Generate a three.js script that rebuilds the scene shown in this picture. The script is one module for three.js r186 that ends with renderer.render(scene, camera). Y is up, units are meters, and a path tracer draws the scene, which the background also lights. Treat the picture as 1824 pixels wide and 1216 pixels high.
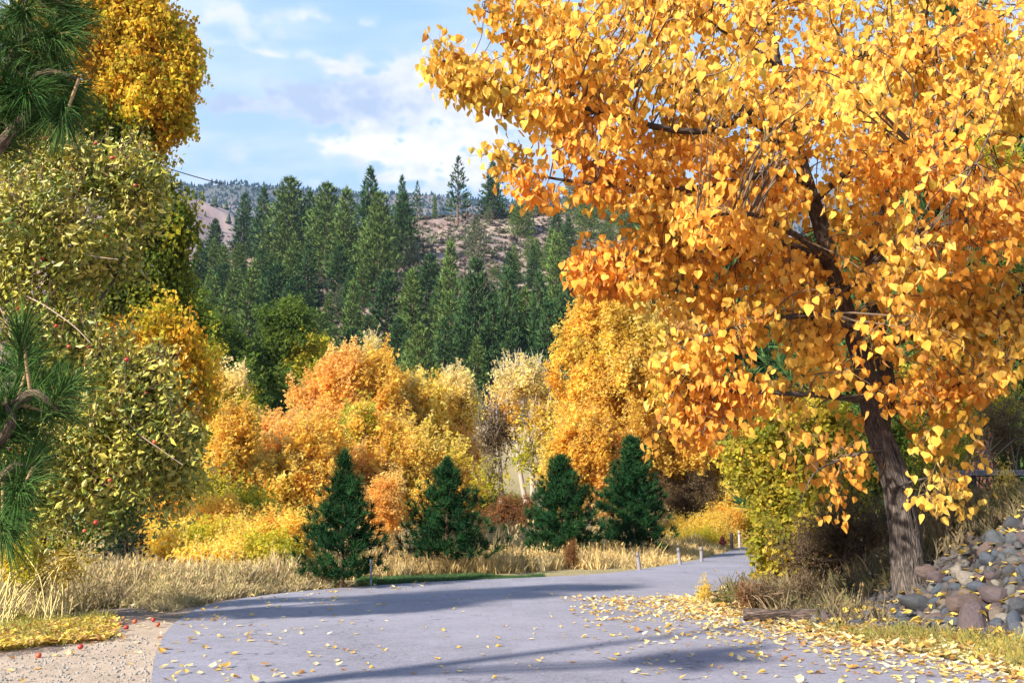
import * as THREE from 'three';
import { createNoise3D } from 'simplex-noise';
import { RoundedBoxGeometry } from 'three/addons/geometries/RoundedBoxGeometry.js';

// ------------------------------------------------------------------ camera, sky, sun, exposure
const F = 1750, CX = 912, CY = 608, PITCH = Math.atan(297 / 1750), CAMH = 1.4;
const scene = new THREE.Scene();
const camera = new THREE.PerspectiveCamera((2 * Math.atan(608 / F) * 180) / Math.PI, 1024 / 682, 0.1, 9000);
camera.position.set(0, CAMH, 0);
camera.rotation.x = PITCH;
const EXPOSURE = 2.62, SKY_LEVEL = 0.44;
const SUN_EL = 33, SUN_BACK = 40;                       // degrees up; degrees behind the camera's left
const el = (SUN_EL * Math.PI) / 180, bk = (SUN_BACK * Math.PI) / 180;
const SUN = new THREE.Vector3(-Math.cos(el) * Math.cos(bk), Math.sin(el), Math.cos(el) * Math.sin(bk));
const sun = new THREE.DirectionalLight(new THREE.Color(1.0, 0.90, 0.74), 4.6);
sun.position.copy(SUN).multiplyScalar(200);
sun.castShadow = true; sun.shadow.radius = 4;
Object.assign(sun.shadow.camera, { left: -150, right: 150, top: 150, bottom: -150, near: 1, far: 600 });
sun.shadow.mapSize.set(4096, 4096);
scene.add(sun, sun.target);
scene.fog = new THREE.FogExp2(new THREE.Color(0.42, 0.63, 1.0), 0.0001);
const renderer = new THREE.WebGLRenderer({ antialias: true });
renderer.toneMapping = THREE.LinearToneMapping;
renderer.toneMappingExposure = EXPOSURE;
renderer.shadowMap.enabled = true;

// ------------------------------------------------------------------ small helpers
function rng(seed) { let s = seed >>> 0; return () => { s = (s + 0x6d2b79f5) | 0; let t = Math.imul(s ^ (s >>> 15), 1 | s); t = (t + Math.imul(t ^ (t >>> 7), 61 | t)) ^ t; return ((t ^ (t >>> 14)) >>> 0) / 4294967296; }; }
const n3 = createNoise3D(rng(77));
const V = (x, y, z) => new THREE.Vector3(x, y, z);
const C = (r, g, b) => new THREE.Color().setRGB(r, g, b);
const clamp = THREE.MathUtils.clamp, lerp = THREE.MathUtils.lerp;
const ss = (a, b, x) => { const t = clamp((x - a) / (b - a), 0, 1); return t * t * (3 - 2 * t); };
function fbm(x, y, z, o = 4) { let s = 0, a = 0.5; for (let i = 0; i < o; i++) { s += a * n3(x, y, z); x *= 2.03; y *= 2.03; z *= 2.03; a *= 0.5; } return s; }
const cp = Math.cos(PITCH), sp = Math.sin(PITCH);
function ray(px, py) { const a = (px - CX) / F, b = (CY - py) / F, dz = cp - b * sp; return [a / dz, (b * cp + sp) / dz]; }
function at(px, py, d) { const r = ray(px, py); return V(r[0] * d, CAMH + r[1] * d, -d); }
function gnd(px, py, y = 0) { const r = ray(px, py), d = (y - CAMH) / r[1]; return V(r[0] * d, y, -d); }
function interp(table, x) { if (x <= table[0][0]) return table[0][1]; for (let i = 1; i < table.length; i++) if (x <= table[i][0]) { const [a, b] = table[i - 1], [c, e] = table[i]; return lerp(b, e, (x - a) / (c - a)); } return table[table.length - 1][1]; }
function inside(poly, x, y) { let r = false; for (let i = 0, j = poly.length - 1; i < poly.length; j = i++) { const [xi, yi] = poly[i], [xj, yj] = poly[j]; if (yi > y !== yj > y && x < ((xj - xi) * (y - yi)) / (yj - yi) + xi) r = !r; } return r; }
function distPoly(line, x, y) { let m = 1e9; for (let i = 1; i < line.length; i++) { const [ax, ay] = line[i - 1], [bx, by] = line[i], dx = bx - ax, dy = by - ay, t = clamp(((x - ax) * dx + (y - ay) * dy) / (dx * dx + dy * dy), 0, 1); m = Math.min(m, Math.hypot(x - ax - t * dx, y - ay - t * dy)); } return m; }

const used = new Map();
function numbered(name) { const k = used.get(name) || 0; used.set(name, k + 1); return k ? name + '_' + String(k).padStart(3, '0') : name; }
function tag(o, label, category, group, kind) { if (label) o.userData.label = label; if (category) o.userData.category = category; if (group) o.userData.group = group; if (kind) o.userData.kind = kind; return o; }
function thing(name, label, category, p = V(0, 0, 0), group) { const g = new THREE.Group(); g.name = numbered(name); g.position.copy(p); scene.add(g); return tag(g, label, category, group); }
function part(name, geo, mat, parent, kind) { const m = new THREE.Mesh(geo, mat); m.name = name; m.castShadow = m.receiveShadow = true; if (parent) parent.add(m); else { m.name = numbered(name); scene.add(m); } if (kind) m.userData.kind = kind; return m; }

class Geo {
  constructor() { this.p = []; this.n = []; this.c = []; this.u = []; this.i = []; }
  vert(x, y, z, nx, ny, nz, col, u = 0, v = 0) { this.p.push(x, y, z); this.n.push(nx, ny, nz); this.c.push(col[0], col[1], col[2]); this.u.push(u, v); return this.p.length / 3 - 1; }
  tri(a, b, c, col) {
    const ux = b[0] - a[0], uy = b[1] - a[1], uz = b[2] - a[2], vx = c[0] - a[0], vy = c[1] - a[1], vz = c[2] - a[2];
    let nx = uy * vz - uz * vy, ny = uz * vx - ux * vz, nz = ux * vy - uy * vx; const l = Math.hypot(nx, ny, nz) || 1; nx /= l; ny /= l; nz /= l;
    const k = this.vert(a[0], a[1], a[2], nx, ny, nz, col); this.vert(b[0], b[1], b[2], nx, ny, nz, col); this.vert(c[0], c[1], c[2], nx, ny, nz, col);
    this.i.push(k, k + 1, k + 2);
  }
  tube(pts, radii, sides, col, rough) {                 // pts: Vector3[]; smooth normals, uv in metres
    let ref = V(0.31, 0.11, 0.94), len = 0; const t = V(), a = V(), b = V(); let prev = -1;
    for (let k = 0; k < pts.length; k++) {
      t.copy(pts[Math.min(k + 1, pts.length - 1)]).sub(pts[Math.max(k - 1, 0)]).normalize();
      if (k) len += pts[k].distanceTo(pts[k - 1]);
      a.copy(ref).addScaledVector(t, -ref.dot(t)).normalize(); ref.copy(a); b.crossVectors(t, a);
      const first = this.p.length / 3;
      for (let s = 0; s <= sides; s++) {
        const w = (s / sides) * Math.PI * 2, cx = Math.cos(w), sx = Math.sin(w), nx = a.x * cx + b.x * sx, ny = a.y * cx + b.y * sx, nz = a.z * cx + b.z * sx;
        const R = radii[k] * (rough ? rough(k, s % sides, w, len) : 1);
        this.vert(pts[k].x + nx * R, pts[k].y + ny * R, pts[k].z + nz * R, nx, ny, nz, col, (w * radii[0]), len);
      }
      if (prev >= 0) for (let s = 0; s < sides; s++) { const q = prev + s, r = first + s; this.i.push(q, q + 1, r, q + 1, r + 1, r); }
      prev = first;
    }
  }
  build(recompute) {
    const g = new THREE.BufferGeometry();
    g.setAttribute('position', new THREE.Float32BufferAttribute(this.p, 3)); g.setAttribute('normal', new THREE.Float32BufferAttribute(this.n, 3));
    g.setAttribute('color', new THREE.Float32BufferAttribute(this.c, 3)); g.setAttribute('uv', new THREE.Float32BufferAttribute(this.u, 2)); g.setIndex(this.i);
    if (recompute) g.computeVertexNormals();
    return g;
  }
}
function curve(pts, n) { const c = new THREE.CatmullRomCurve3(pts, false, 'centripetal'); return c.getPoints(n); }

// ------------------------------------------------------------------ textures and materials
function tex(w, h, fn, srgb, rep) {
  const d = new Uint8Array(w * h * 4);
  for (let y = 0; y < h; y++) for (let x = 0; x < w; x++) { const c = fn(x / w, y / h), o = (y * w + x) * 4; d[o] = clamp(c[0] * 255, 0, 255); d[o + 1] = clamp(c[1] * 255, 0, 255); d[o + 2] = clamp(c[2] * 255, 0, 255); d[o + 3] = 255; }
  const t = new THREE.DataTexture(d, w, h); t.wrapS = t.wrapT = THREE.RepeatWrapping; t.magFilter = THREE.LinearFilter; if (srgb) t.colorSpace = THREE.SRGBColorSpace; t.repeat.set(rep, rep); t.needsUpdate = true; return t;
}
// tiling noise: a point on two circles would need 4D; a blend of shifted copies tiles well enough
function tile(u, v, f, seed, o = 4) { const g = (x, y) => fbm(x * f, y * f, seed, o); const bu = ss(0.8, 1, u), bv = ss(0.8, 1, v); return lerp(lerp(g(u, v), g(u - 1, v), bu), lerp(g(u, v - 1), g(u - 1, v - 1), bu), bv); }
const rT = rng(5);
const grainBump = tex(512, 512, (u, v) => { const k = 0.5 + 0.35 * tile(u, v, 60, 3, 3) + 0.25 * (rT() - 0.5); return [k, k, k]; }, false, 1 / 1.2);
const soilBump = tex(512, 512, (u, v) => { const k = 0.5 + 0.5 * tile(u, v, 14, 8, 5); return [k, k, k]; }, false, 1 / 2);
const asphaltMap = tex(2048, 2048, (u, v) => {
  const x = u * 24, y = v * 24, big = fbm(x * 0.25, y * 0.25, 2, 3), mid = fbm(x * 1.6, y * 1.6, 5, 4), r = rT();
  const patch = ss(0.12, 0.2, fbm(x * 0.14 + 9, y * 0.14, 21, 2)), fine = n3(x * 9, y * 9, 4);
  let k = 0.86 + big * 0.2 + mid * 0.13 + fine * 0.07 - patch * 0.07 + (r - 0.5) * 0.34 + (r > 0.98 ? 0.22 : 0) - (r < 0.03 ? 0.2 : 0);
  const c1 = Math.abs(fbm(x * 0.35 + 3, y * 0.35, 11, 5)), c2 = Math.abs(fbm(x * 0.9, y * 0.5 + 6, 14, 5)); if (c1 < 0.006) k *= 0.55; if (c2 < 0.005 && big > -0.05) k *= 0.68;
  return [k, k, k];
}, false, 1 / 24);
const barkMap = tex(512, 512, (u, v) => { const w = tile(u, v * 1, 5, 31, 3), r = Math.abs(tile(u, v * 0.22, 15, 21, 3)) ; const k = clamp(0.25 + 1.5 * r + 0.25 * w, 0, 1); return [k, k, k]; }, false, 1 / 0.9);
barkMap.repeat.set(1 / 0.9, 1 / 0.9);
const rockMap = tex(512, 512, (u, v) => { const k = 0.78 + 0.3 * tile(u, v, 6, 41, 5) + 0.1 * (rT() - 0.5); return [k, k * 0.99, k * 0.97]; }, false, 2);

const std = (o) => new THREE.MeshStandardMaterial({ roughness: 0.95, ...o });
const leafMat = new THREE.MeshPhysicalMaterial({ vertexColors: true, roughness: 0.97, transmission: 0.48, thickness: 0, side: THREE.DoubleSide, specularIntensity: 0.5, name: 'leaf' });
const waxyLeafMat = new THREE.MeshPhysicalMaterial({ vertexColors: true, roughness: 0.48, transmission: 0.12, thickness: 0, side: THREE.DoubleSide, name: 'waxy_leaf' });
const needleMat = new THREE.MeshPhysicalMaterial({ vertexColors: true, side: THREE.DoubleSide, roughness: 0.8, specularIntensity: 0.25, name: 'needle' });
const farLeafMat = new THREE.MeshPhysicalMaterial({ vertexColors: true, roughness: 0.98, transmission: 0.6, thickness: 0, side: THREE.DoubleSide, specularIntensity: 0.2, name: 'leaf' });
const grassMat = new THREE.MeshPhysicalMaterial({ vertexColors: true, roughness: 0.95, transmission: 0.3, thickness: 0, side: THREE.DoubleSide, name: 'grass' });
const barkMat = std({ vertexColors: true, map: barkMap, bumpMap: barkMap, bumpScale: 0.02, name: 'bark' });
const twigMat = std({ vertexColors: true, name: 'twig' });
const roadMat = std({ color: C(0.245, 0.24, 0.305), map: asphaltMap, bumpMap: grainBump, bumpScale: 0.004, roughness: 0.92, name: 'asphalt' });
const terrainMat = std({ vertexColors: true, bumpMap: soilBump, bumpScale: 0.05, name: 'soil' });

// ------------------------------------------------------------------ sky
{
  const W = 4096, H = 2048, data = new Float32Array(W * H * 4), cl = [];
  const blob = (px, py, rx, ry, amp, grey) => { const r = ray(px, py), az = Math.atan(r[0]), e = Math.atan(r[1] * Math.cos(az)); cl.push([az, e, rx / F, ry / F, amp, grey]); };
  blob(655, 264, 74, 24, 1.35, 0.05); blob(745, 284, 90, 26, 1.25, 0.1); blob(830, 312, 80, 26, 0.8, 0.15); blob(672, 238, 42, 18, 0.95, 0.0); blob(592, 266, 44, 14, 0.8, 0.4); blob(730, 318, 100, 14, 0.7, 0.25);
  blob(545, 180, 115, 26, 1.3, 1.0); blob(440, 188, 90, 18, 1.1, 0.95); blob(610, 200, 80, 32, 1.2, 1.0); blob(670, 165, 90, 34, 1.1, 0.85); blob(735, 140, 80, 36, 0.7, 0.45); blob(606, 122, 36, 12, 0.8, 0.05); blob(790, 150, 130, 60, 0.55, 0.45); blob(690, 205, 90, 26, 0.8, 0.8); blob(520, 210, 120, 14, 0.5, 0.75); blob(830, 250, 90, 60, 0.5, 0.15); blob(700, 345, 260, 26, 0.4, 0.15); blob(420, 60, 120, 40, 0.3, 0.2); blob(800, 190, 90, 40, 0.7, 0.4);
  blob(420, 20, 60, 26, 0.5, 0.3); blob(545, 35, 40, 18, 0.55, 0.2); blob(660, 45, 20, 14, 0.4, 0.2); blob(500, 96, 190, 9, 0.34, 0.1); blob(870, 140, 90, 60, 0.5, 0.3); blob(420, 270, 60, 20, 0.3, 0.3); blob(860, 240, 90, 60, 0.6, 0.2);
  const rC = rng(404);
  for (let k = 0; k < 60; k++) { const az = 0.5 + rC() * (2 * Math.PI - 1), e = 0.1 + rC() * rC() * 0.75, s = 0.04 + rC() * 0.1; const grey = rC(); for (let q = 0; q < 4; q++) cl.push([az + (rC() - 0.5) * s * 2.4, e + (rC() - 0.5) * s * 0.6, s * (0.5 + rC()), s * (0.25 + rC() * 0.3), 0.55 + rC() * 0.6, clamp(grey + (rC() - 0.5) * 0.5, 0, 1)]); }
  for (let row = 0; row < H; row++) {
    const e = ((row + 0.5) / H - 0.5) * Math.PI, y = Math.max(0, Math.sin(e));
    const t = Math.pow(clamp(y / 0.75, 0, 1), 0.6), base = [lerp(0.76, 0.27, t), lerp(0.88, 0.54, t), lerp(1.0, 0.95, t)];
    const near = cl.filter((k) => Math.abs(e - k[1]) < k[3] * 3);
    for (let col = 0; col < W; col++) {
      const o = (row * W + col) * 4; let r = base[0], g = base[1], b = base[2];
      if (e > -0.01 && e < 1.35) {
        const round = ((col + 0.5) / W - 0.5) * 2 * Math.PI, dx = Math.cos(round) * Math.cos(e), dz = Math.sin(round) * Math.cos(e); let az = Math.atan2(dx, -dz);
        // high thin cloud
        const ck = 1 / (y + 0.14), wx = dx * ck, wz = dz * ck, ci = ss(0.0, 0.75, fbm(wx * 1.1 + 4, wz * 2.6, 1.7, 5) + 0.26) * 0.8;
        let dens = 0, grey = 0;
        if (near.length) {
          const warpA = fbm(dx * 14, y * 22, dz * 14, 4) * 0.02, warpE = fbm(dx * 14 + 9, y * 22, dz * 14, 4) * 0.013;
          for (const k of near) { let da = az - k[0]; if (da > Math.PI) da -= 2 * Math.PI; if (da < -Math.PI) da += 2 * Math.PI; if (Math.abs(da) > k[2] * 3.2) continue; const qx = (da + warpA) / k[2], dy = (e + warpE - k[1]) / k[3], q = Math.exp(-(qx * qx) - dy * dy * (dy < 0 ? 1.9 : 1)) * k[4]; dens += q; grey += q * k[5]; if (k[5] < 0.3) grey += q * clamp(-dy, 0, 1) * 0.4; }
          if (dens > 0.02) { grey /= dens; const f = fbm(dx * 26, y * 40, dz * 26, 6), f2 = fbm(dx * 60 + 3, y * 80, dz * 60, 4); dens = ss(0.12, 0.95, dens * (1 + f * 1.0) + f * 0.28 + f2 * 0.07); grey = clamp(grey + f * 0.45 + f2 * 0.15, 0, 1); } else { dens = 0; grey = 0; }
        }
        r = lerp(r, 0.86, ci * 0.7); g = lerp(g, 0.93, ci * 0.7); b = lerp(b, 1.02, ci * 0.7);
        const cr = lerp(1.12, 0.50, grey), cg = lerp(1.07, 0.61, grey), cb = lerp(1.07, 0.83, grey);
        r = lerp(r, cr, dens * 0.92); g = lerp(g, cg, dens * 0.92); b = lerp(b, cb, dens * 0.92);
      }
      data[o] = r * SKY_LEVEL; data[o + 1] = g * SKY_LEVEL; data[o + 2] = b * SKY_LEVEL; data[o + 3] = 1;
    }
  }
  const t = new THREE.DataTexture(data, W, H, THREE.RGBAFormat, THREE.FloatType); t.mapping = THREE.EquirectangularReflectionMapping; t.magFilter = THREE.LinearFilter; t.needsUpdate = true;
  scene.background = t; scene.environment = t;
}

// ------------------------------------------------------------------ the road's edges on the ground, as [x, depth]
const g2 = (px, py) => { const p = gnd(px, py); return [p.x, -p.z]; };
const leftEdge = [[-2.3, -6], [-2.45, 3], g2(262, 1300), g2(268, 1240), g2(272, 1190), g2(285, 1145), g2(312, 1110), g2(360, 1083), g2(440, 1066), g2(540, 1054), g2(640, 1046), g2(740, 1039), g2(860, 1033), g2(980, 1028), g2(1080, 1022), g2(1160, 1012), g2(1230, 1000), g2(1285, 987), g2(1345, 973), [11.5, 38.5], [15, 42], [22, 46]];
const rightEdge = [[4.6, -6], [4.5, 4], g2(1800, 1205), g2(1700, 1180), g2(1560, 1155), g2(1440, 1128), g2(1330, 1103), g2(1250, 1083), g2(1232, 1072), g2(1248, 1060), g2(1290, 1050), g2(1345, 1036), [6.3, 20.5], [8.3, 24], [11, 28.5], [15.5, 33], [23, 37]];
const rightSideOf = (x, d) => inside(rightRegion, x, d);
function smoothLine(l, n) { return curve(l.map(([x, d]) => V(x, 0, d)), n).map((p) => [p.x, p.z]); }
const leftLine = smoothLine(leftEdge, 160), rightLine = smoothLine(rightEdge, 160);
const rightRegion = [...rightLine, [80, 40], [80, -30], [4.6, -30]];
const roadPoly = [...leftLine, ...rightLine.slice().reverse()];

// ------------------------------------------------------------------ terrain
const azHalf = Math.atan((912 / F) * 1.05);
const nearCrest = [[-400, 470], [200, 470], [320, 462], [380, 452], [430, 440], [520, 425], [640, 405], [740, 388], [860, 380], [960, 372], [1060, 380], [1130, 395], [1300, 420], [1600, 440], [2300, 450]];
const midCrest = [[-400, 230], [0, 225], [200, 268], [280, 298], [330, 338], [375, 362], [415, 385], [460, 430], [560, 560], [2300, 900]];
const farCrest = [[-400, 300], [200, 318], [300, 325], [345, 331], [385, 324], [425, 322], [470, 330], [560, 337], [700, 343], [800, 350], [860, 356], [930, 358], [1100, 352], [1400, 330], [2300, 320]];
function crest(table, azc, D) { const t = Math.tan(azc), px = CX + t * F * (cp - 0.12 * sp), py = interp(table, px); return Math.max(0, CAMH + ray(px, py)[1] * D); }
const bankLine = [[3.9, 11.7], [5.2, 10.0]];
function H(x, z, detail = true) {
  const r = Math.hypot(x, z), az = Math.atan2(x, -z), azc = clamp(az, -0.72, 0.72), D = Math.abs(az) < 0.72 ? r * Math.cos(az) : r * Math.cos(0.72), d = -z;
  const side = ss(0.72, 2, Math.abs(az));
  let h = 0;
  // right bank with its rock face
  if (d > -4 && d < 34 && x > 1.5 && r < 45) {
    const s = (x - 5.2) * 0.794 + (d - 10) * 0.607, hb = clamp(0.42 + (x - 5.04) * 0.74, 0.10, 1.35), fade = 1 - ss(15, 21, d);
    const inR = rightSideOf(x, d), dr = distPoly(rightLine, x, d);
    if (inR && x > 2) h += 0.14 * ss(0.2, 1.6, dr) + Math.max(0, hb - 0.1) * ss(0.05, 1.25, s) * fade + 0.5 * ss(14, 22, d) * ss(0.8, 4, dr) * ss(5, 8, x);
  }
  if (x < -3 && d < 60 && r < 60) { const dl = distPoly(leftLine, x, d); h += 0.12 * ss(1.2, 5, dl) * (d > 10 ? 1 : 0.4); }
  if (D > 38) {
    h += ss(38, 80, D) * 2.0 + ss(80, 120, D) * 3;
    const a = (v) => lerp(v, 40, side), n1 = fbm(x * 0.012, z * 0.012, 1, 4);
    const c1 = a(crest(nearCrest, azc, 300) - 5), f1 = clamp((D - 105) / 195, 0, 1), shape1 = D < 300 ? Math.pow(f1, 1.15) : 1 - 0.5 * ss(300, 460, D);
    const fall = D > 460 ? 0.5 * (1 - ss(460, 900, D)) : 1;
    h += Math.max(0, c1) * shape1 * fall * (D < 300 ? 1 + n1 * 0.16 * Math.sin(f1 * Math.PI) : 1);
    if (D > 380) h = Math.max(h, lerp(crest(midCrest, azc, 760), 60, side) * (D < 760 ? ss(330, 760, D) * 0.5 + 0.5 * clamp((D - 380) / 380, 0, 1) : 1 - ss(760, 1300, D) * 0.4) * (1 + fbm(x * 0.006, z * 0.006, 9, 4) * 0.05));
    if (D > 800) h = Math.max(h, lerp(crest(farCrest, azc, 1700), 300, side) * (D < 1700 ? Math.pow(clamp((D - 800) / 900, 0, 1), 1.2) : 1 - ss(1700, 3500, D) * 0.5));
  }
  if (detail && !(r < 45 && inside(roadPoly, x, d))) { const far = ss(30, 80, r); const off = r < 45 ? Math.min(distPoly(leftLine, x, d), distPoly(rightLine, x, d)) : 9; h += (fbm(x * 0.9, z * 0.9, 4, 3) * 0.06 * ss(0.4, 1.6, off) * (1 - far)) + fbm(x * 0.08, z * 0.08, 6, 4) * 1.3 * far * ss(90, 200, r); }
  return h;
}
{
  const g = new Geo(), NA = 420, radii = []; for (let r = 0; r < 26; r += 0.22) radii.push(r); for (let r = 26; r < 5200; r *= 1.026) radii.push(r);
  const angs = []; for (let k = 0; k < 300; k++) angs.push(-0.62 + (1.24 * k) / 300); for (let k = 0; k <= NA - 300; k++) angs.push(0.62 + ((2 * Math.PI - 1.24) * k) / (NA - 300));
  for (const r of radii) for (const a of angs) {
    const x = r * Math.sin(a), z = -r * Math.cos(a), d = -z; let y = H(x, z);
    const n = fbm(x * 0.5, z * 0.5, 1, 4), n2 = fbm(x * 0.06, z * 0.06, 3, 4), n4 = fbm(x * 0.2, z * 0.2, 8, 4); let c;
    if (r < 60) {
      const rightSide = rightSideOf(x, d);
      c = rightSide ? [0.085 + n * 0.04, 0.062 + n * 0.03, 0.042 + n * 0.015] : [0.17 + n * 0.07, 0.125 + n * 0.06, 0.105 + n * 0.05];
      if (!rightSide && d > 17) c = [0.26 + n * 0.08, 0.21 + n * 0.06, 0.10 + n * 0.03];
    } else c = [0.25 + n * 0.07, 0.2 + n * 0.05, 0.09 + n * 0.02];
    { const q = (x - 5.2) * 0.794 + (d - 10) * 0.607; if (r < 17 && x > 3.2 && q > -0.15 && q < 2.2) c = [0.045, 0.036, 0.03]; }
    if (r > 95) { const m = ss(95, 150, r), k = clamp(0.5 + n2 * 1.2 + n4 * 0.8, 0, 1), hc = [lerp(0.16, 0.33, k), lerp(0.105, 0.25, k), lerp(0.10, 0.21, k)]; const px = 912 + (x / d) * F; if (d > 0) { const red = ss(760, 640, px) * ss(-0.15, 0.25, n2 + n4 * 0.5) * 0.8; hc[0] = lerp(hc[0], 0.21, red); hc[1] = lerp(hc[1], 0.10, red); hc[2] = lerp(hc[2], 0.085, red); } c = c.map((v, i) => lerp(v, hc[i], m)); }
    if (r > 430) { const m = ss(430, 520, r), k = clamp(0.5 + n2 * 0.8 + fbm(x * 0.02, z * 0.02, 5, 4), 0, 1), hc = [lerp(0.20, 0.34, k), lerp(0.135, 0.25, k), lerp(0.14, 0.23, k)]; c = c.map((v, i) => lerp(v, hc[i], m)); }
    if (r > 1050) { const m = ss(1050, 1250, r), k = ss(-0.1, 0.4, fbm(x * 0.004, z * 0.004, 5, 5)), hc = [lerp(0.06, 0.17, k), lerp(0.065, 0.13, k), lerp(0.065, 0.12, k)]; c = c.map((v, i) => lerp(v, hc[i], m)); }
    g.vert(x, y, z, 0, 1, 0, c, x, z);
  }
  const A = angs.length; for (let i = 0; i + 1 < radii.length; i++) for (let j = 0; j + 1 < A; j++) { const a = i * A + j; g.i.push(a, a + A, a + 1, a + 1, a + A, a + A + 1); }
  const m = part('ground', g.build(true), terrainMat); m.material = terrainMat; tag(m, null, null, null, 'structure');
}
// one flat sheet over the ground, from a polygon of [x, depth]
function sheet(name, poly, y, mat, kind = 'structure') { const s = new THREE.Shape(poly.map(([x, d]) => new THREE.Vector2(x, d))), g = new THREE.ShapeGeometry(s); g.rotateX(-Math.PI / 2); g.translate(0, y, 0); const m = part(name, g, mat); m.userData.kind = kind; return m; }
sheet('road', roadPoly, 0.016, roadMat);
const gravelMap = tex(1024, 1024, (u, v) => { const x = u * 4, y = v * 4, m = fbm(x * 1.5, y * 1.5, 3, 4), f = fbm(x * 16, y * 16, 5, 3), k = 0.82 + m * 0.22 + f * 0.3 + (rT() - 0.5) * 0.25; return [k, k * 0.96, k * 0.9]; }, false, 1 / 4);
const gravelMat = std({ color: C(0.46, 0.375, 0.315), map: gravelMap, bumpMap: grainBump, bumpScale: 0.012, name: 'gravel' });
const gravelPoly = [...leftLine.filter(([, d]) => d > 1 && d < 12.2).map(([x, d]) => [x + 0.25, d]), g2(270, 1104), g2(190, 1125), g2(100, 1150), g2(0, 1172), [-7.5, 8.6], [-7.5, 1]];
sheet('gravel_shoulder', gravelPoly, 0.009, gravelMat);

// ------------------------------------------------------------------ foliage building blocks
const cc = (c, k) => [c[0] * k, c[1] * k, c[2] * k];
// big heart-shaped leaf hanging from its stalk, 1 unit long
function heartLeaf(bend, fold) {
  const g = new Geo(), w = [1, 1, 1], st = [0.75, 0.6, 0.3]; g.tri([-0.02, 0, 0], [0.02, 0, 0], [0, -0.32, 0.02], st);
  const mid = [[0, -0.3], [0, -0.62], [0, -0.95], [0, -1.25]], out = [[0.1, -0.27], [0.3, -0.26], [0.45, -0.42], [0.43, -0.64], [0.26, -0.92], [0, -1.25]];
  const P = ([x, y], s) => { const q = (y + 0.3) / -0.95; return [x * s, y, Math.abs(x) * fold + bend * q * q]; };
  for (const s of [-1, 1]) {
    const m = mid.map((p) => P(p, 1)), o = out.map((p) => P(p, s)), t = (a, b, c, k) => (s > 0 ? g.tri(a, b, c, cc(w, k)) : g.tri(a, c, b, cc(w, k * 0.95)));
    t(m[0], o[1], o[0], 1); t(m[0], m[1], o[1], 1); t(m[1], o[2], o[1], 1); t(m[1], o[3], o[2], 1); t(m[1], m[2], o[3], 1); t(m[2], o[4], o[3], 1); t(m[2], m[3], o[4], 1);
  }
  return g.build();
}
const heartLeaves = [heartLeaf(0.12, 0.18), heartLeaf(-0.2, 0.35), heartLeaf(0.3, -0.12), heartLeaf(0.55, 0.6), heartLeaf(-0.4, 0.05)];
// sprig: n small pointed leaves round a short twig, about 1 unit across
function sprig(seed, n, len, wid, r0 = 0.5, droop = 0.5) {
  const r = rng(seed), g = new Geo();
  for (let k = 0; k < n; k++) {
    const p = V(r() - 0.5, r() - 0.5, r() - 0.5).multiplyScalar(2 * r0), d = V(r() - 0.5, r() - 0.5 - droop * 0.5, r() - 0.5).normalize(), q = V(r() - 0.5, r() - 0.5, r() - 0.5).cross(d).normalize(), up = V().crossVectors(d, q), s = 0.7 + r() * 0.6, L = len * s, Wd = wid * s, v = 0.72 + r() * 0.5, c = [v, v * (0.94 + r() * 0.12), v];
    const a = p.toArray(), tip = p.clone().addScaledVector(d, L).toArray(), l = p.clone().addScaledVector(d, L * 0.45).addScaledVector(q, Wd / 2).addScaledVector(up, L * 0.1).toArray(), m = p.clone().addScaledVector(d, L * 0.45).addScaledVector(q, -Wd / 2).addScaledVector(up, L * 0.1).toArray();
    g.tri(a, l, tip, c); g.tri(a, tip, m, cc(c, 0.95));
  }
  return g.build();
}
const sprigs = { apple: [sprig(21, 6, 0.42, 0.2, 0.5, 0.2), sprig(22, 6, 0.42, 0.2, 0.5, 0.2)],  mid: [sprig(1, 10, 0.42, 0.34), sprig(2, 10, 0.42, 0.34)], fine: [sprig(3, 9, 0.34, 0.22), sprig(4, 9, 0.34, 0.22)], narrow: [sprig(5, 8, 0.5, 0.13), sprig(6, 8, 0.5, 0.13)], poplar: [sprig(7, 7, 0.42, 0.36, 0.5, 1.2), sprig(8, 7, 0.42, 0.36, 0.5, 1.2)] };
const dm = new THREE.Object3D(), tc = new THREE.Color();
function instanced(name, geo, mat, items, parent, kind = 'stuff') {   // items: [x, y, z, rx, ry, rz, s, [r,g,b]]
  const m = new THREE.InstancedMesh(geo, mat, items.length); m.name = parent ? name : numbered(name);
  items.forEach((t, i) => { dm.position.set(t[0], t[1], t[2]); dm.rotation.set(t[3], t[4], t[5]); if (t[6].length) dm.scale.set(...t[6]); else dm.scale.setScalar(t[6]); dm.updateMatrix(); m.setMatrixAt(i, dm.matrix); m.setColorAt(i, tc.setRGB(clamp(t[7][0], 0, 1), clamp(t[7][1], 0, 1), clamp(t[7][2], 0, 1))); });
  m.castShadow = m.receiveShadow = true; m.userData.kind = kind; (parent || scene).add(m); return m;
}
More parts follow.
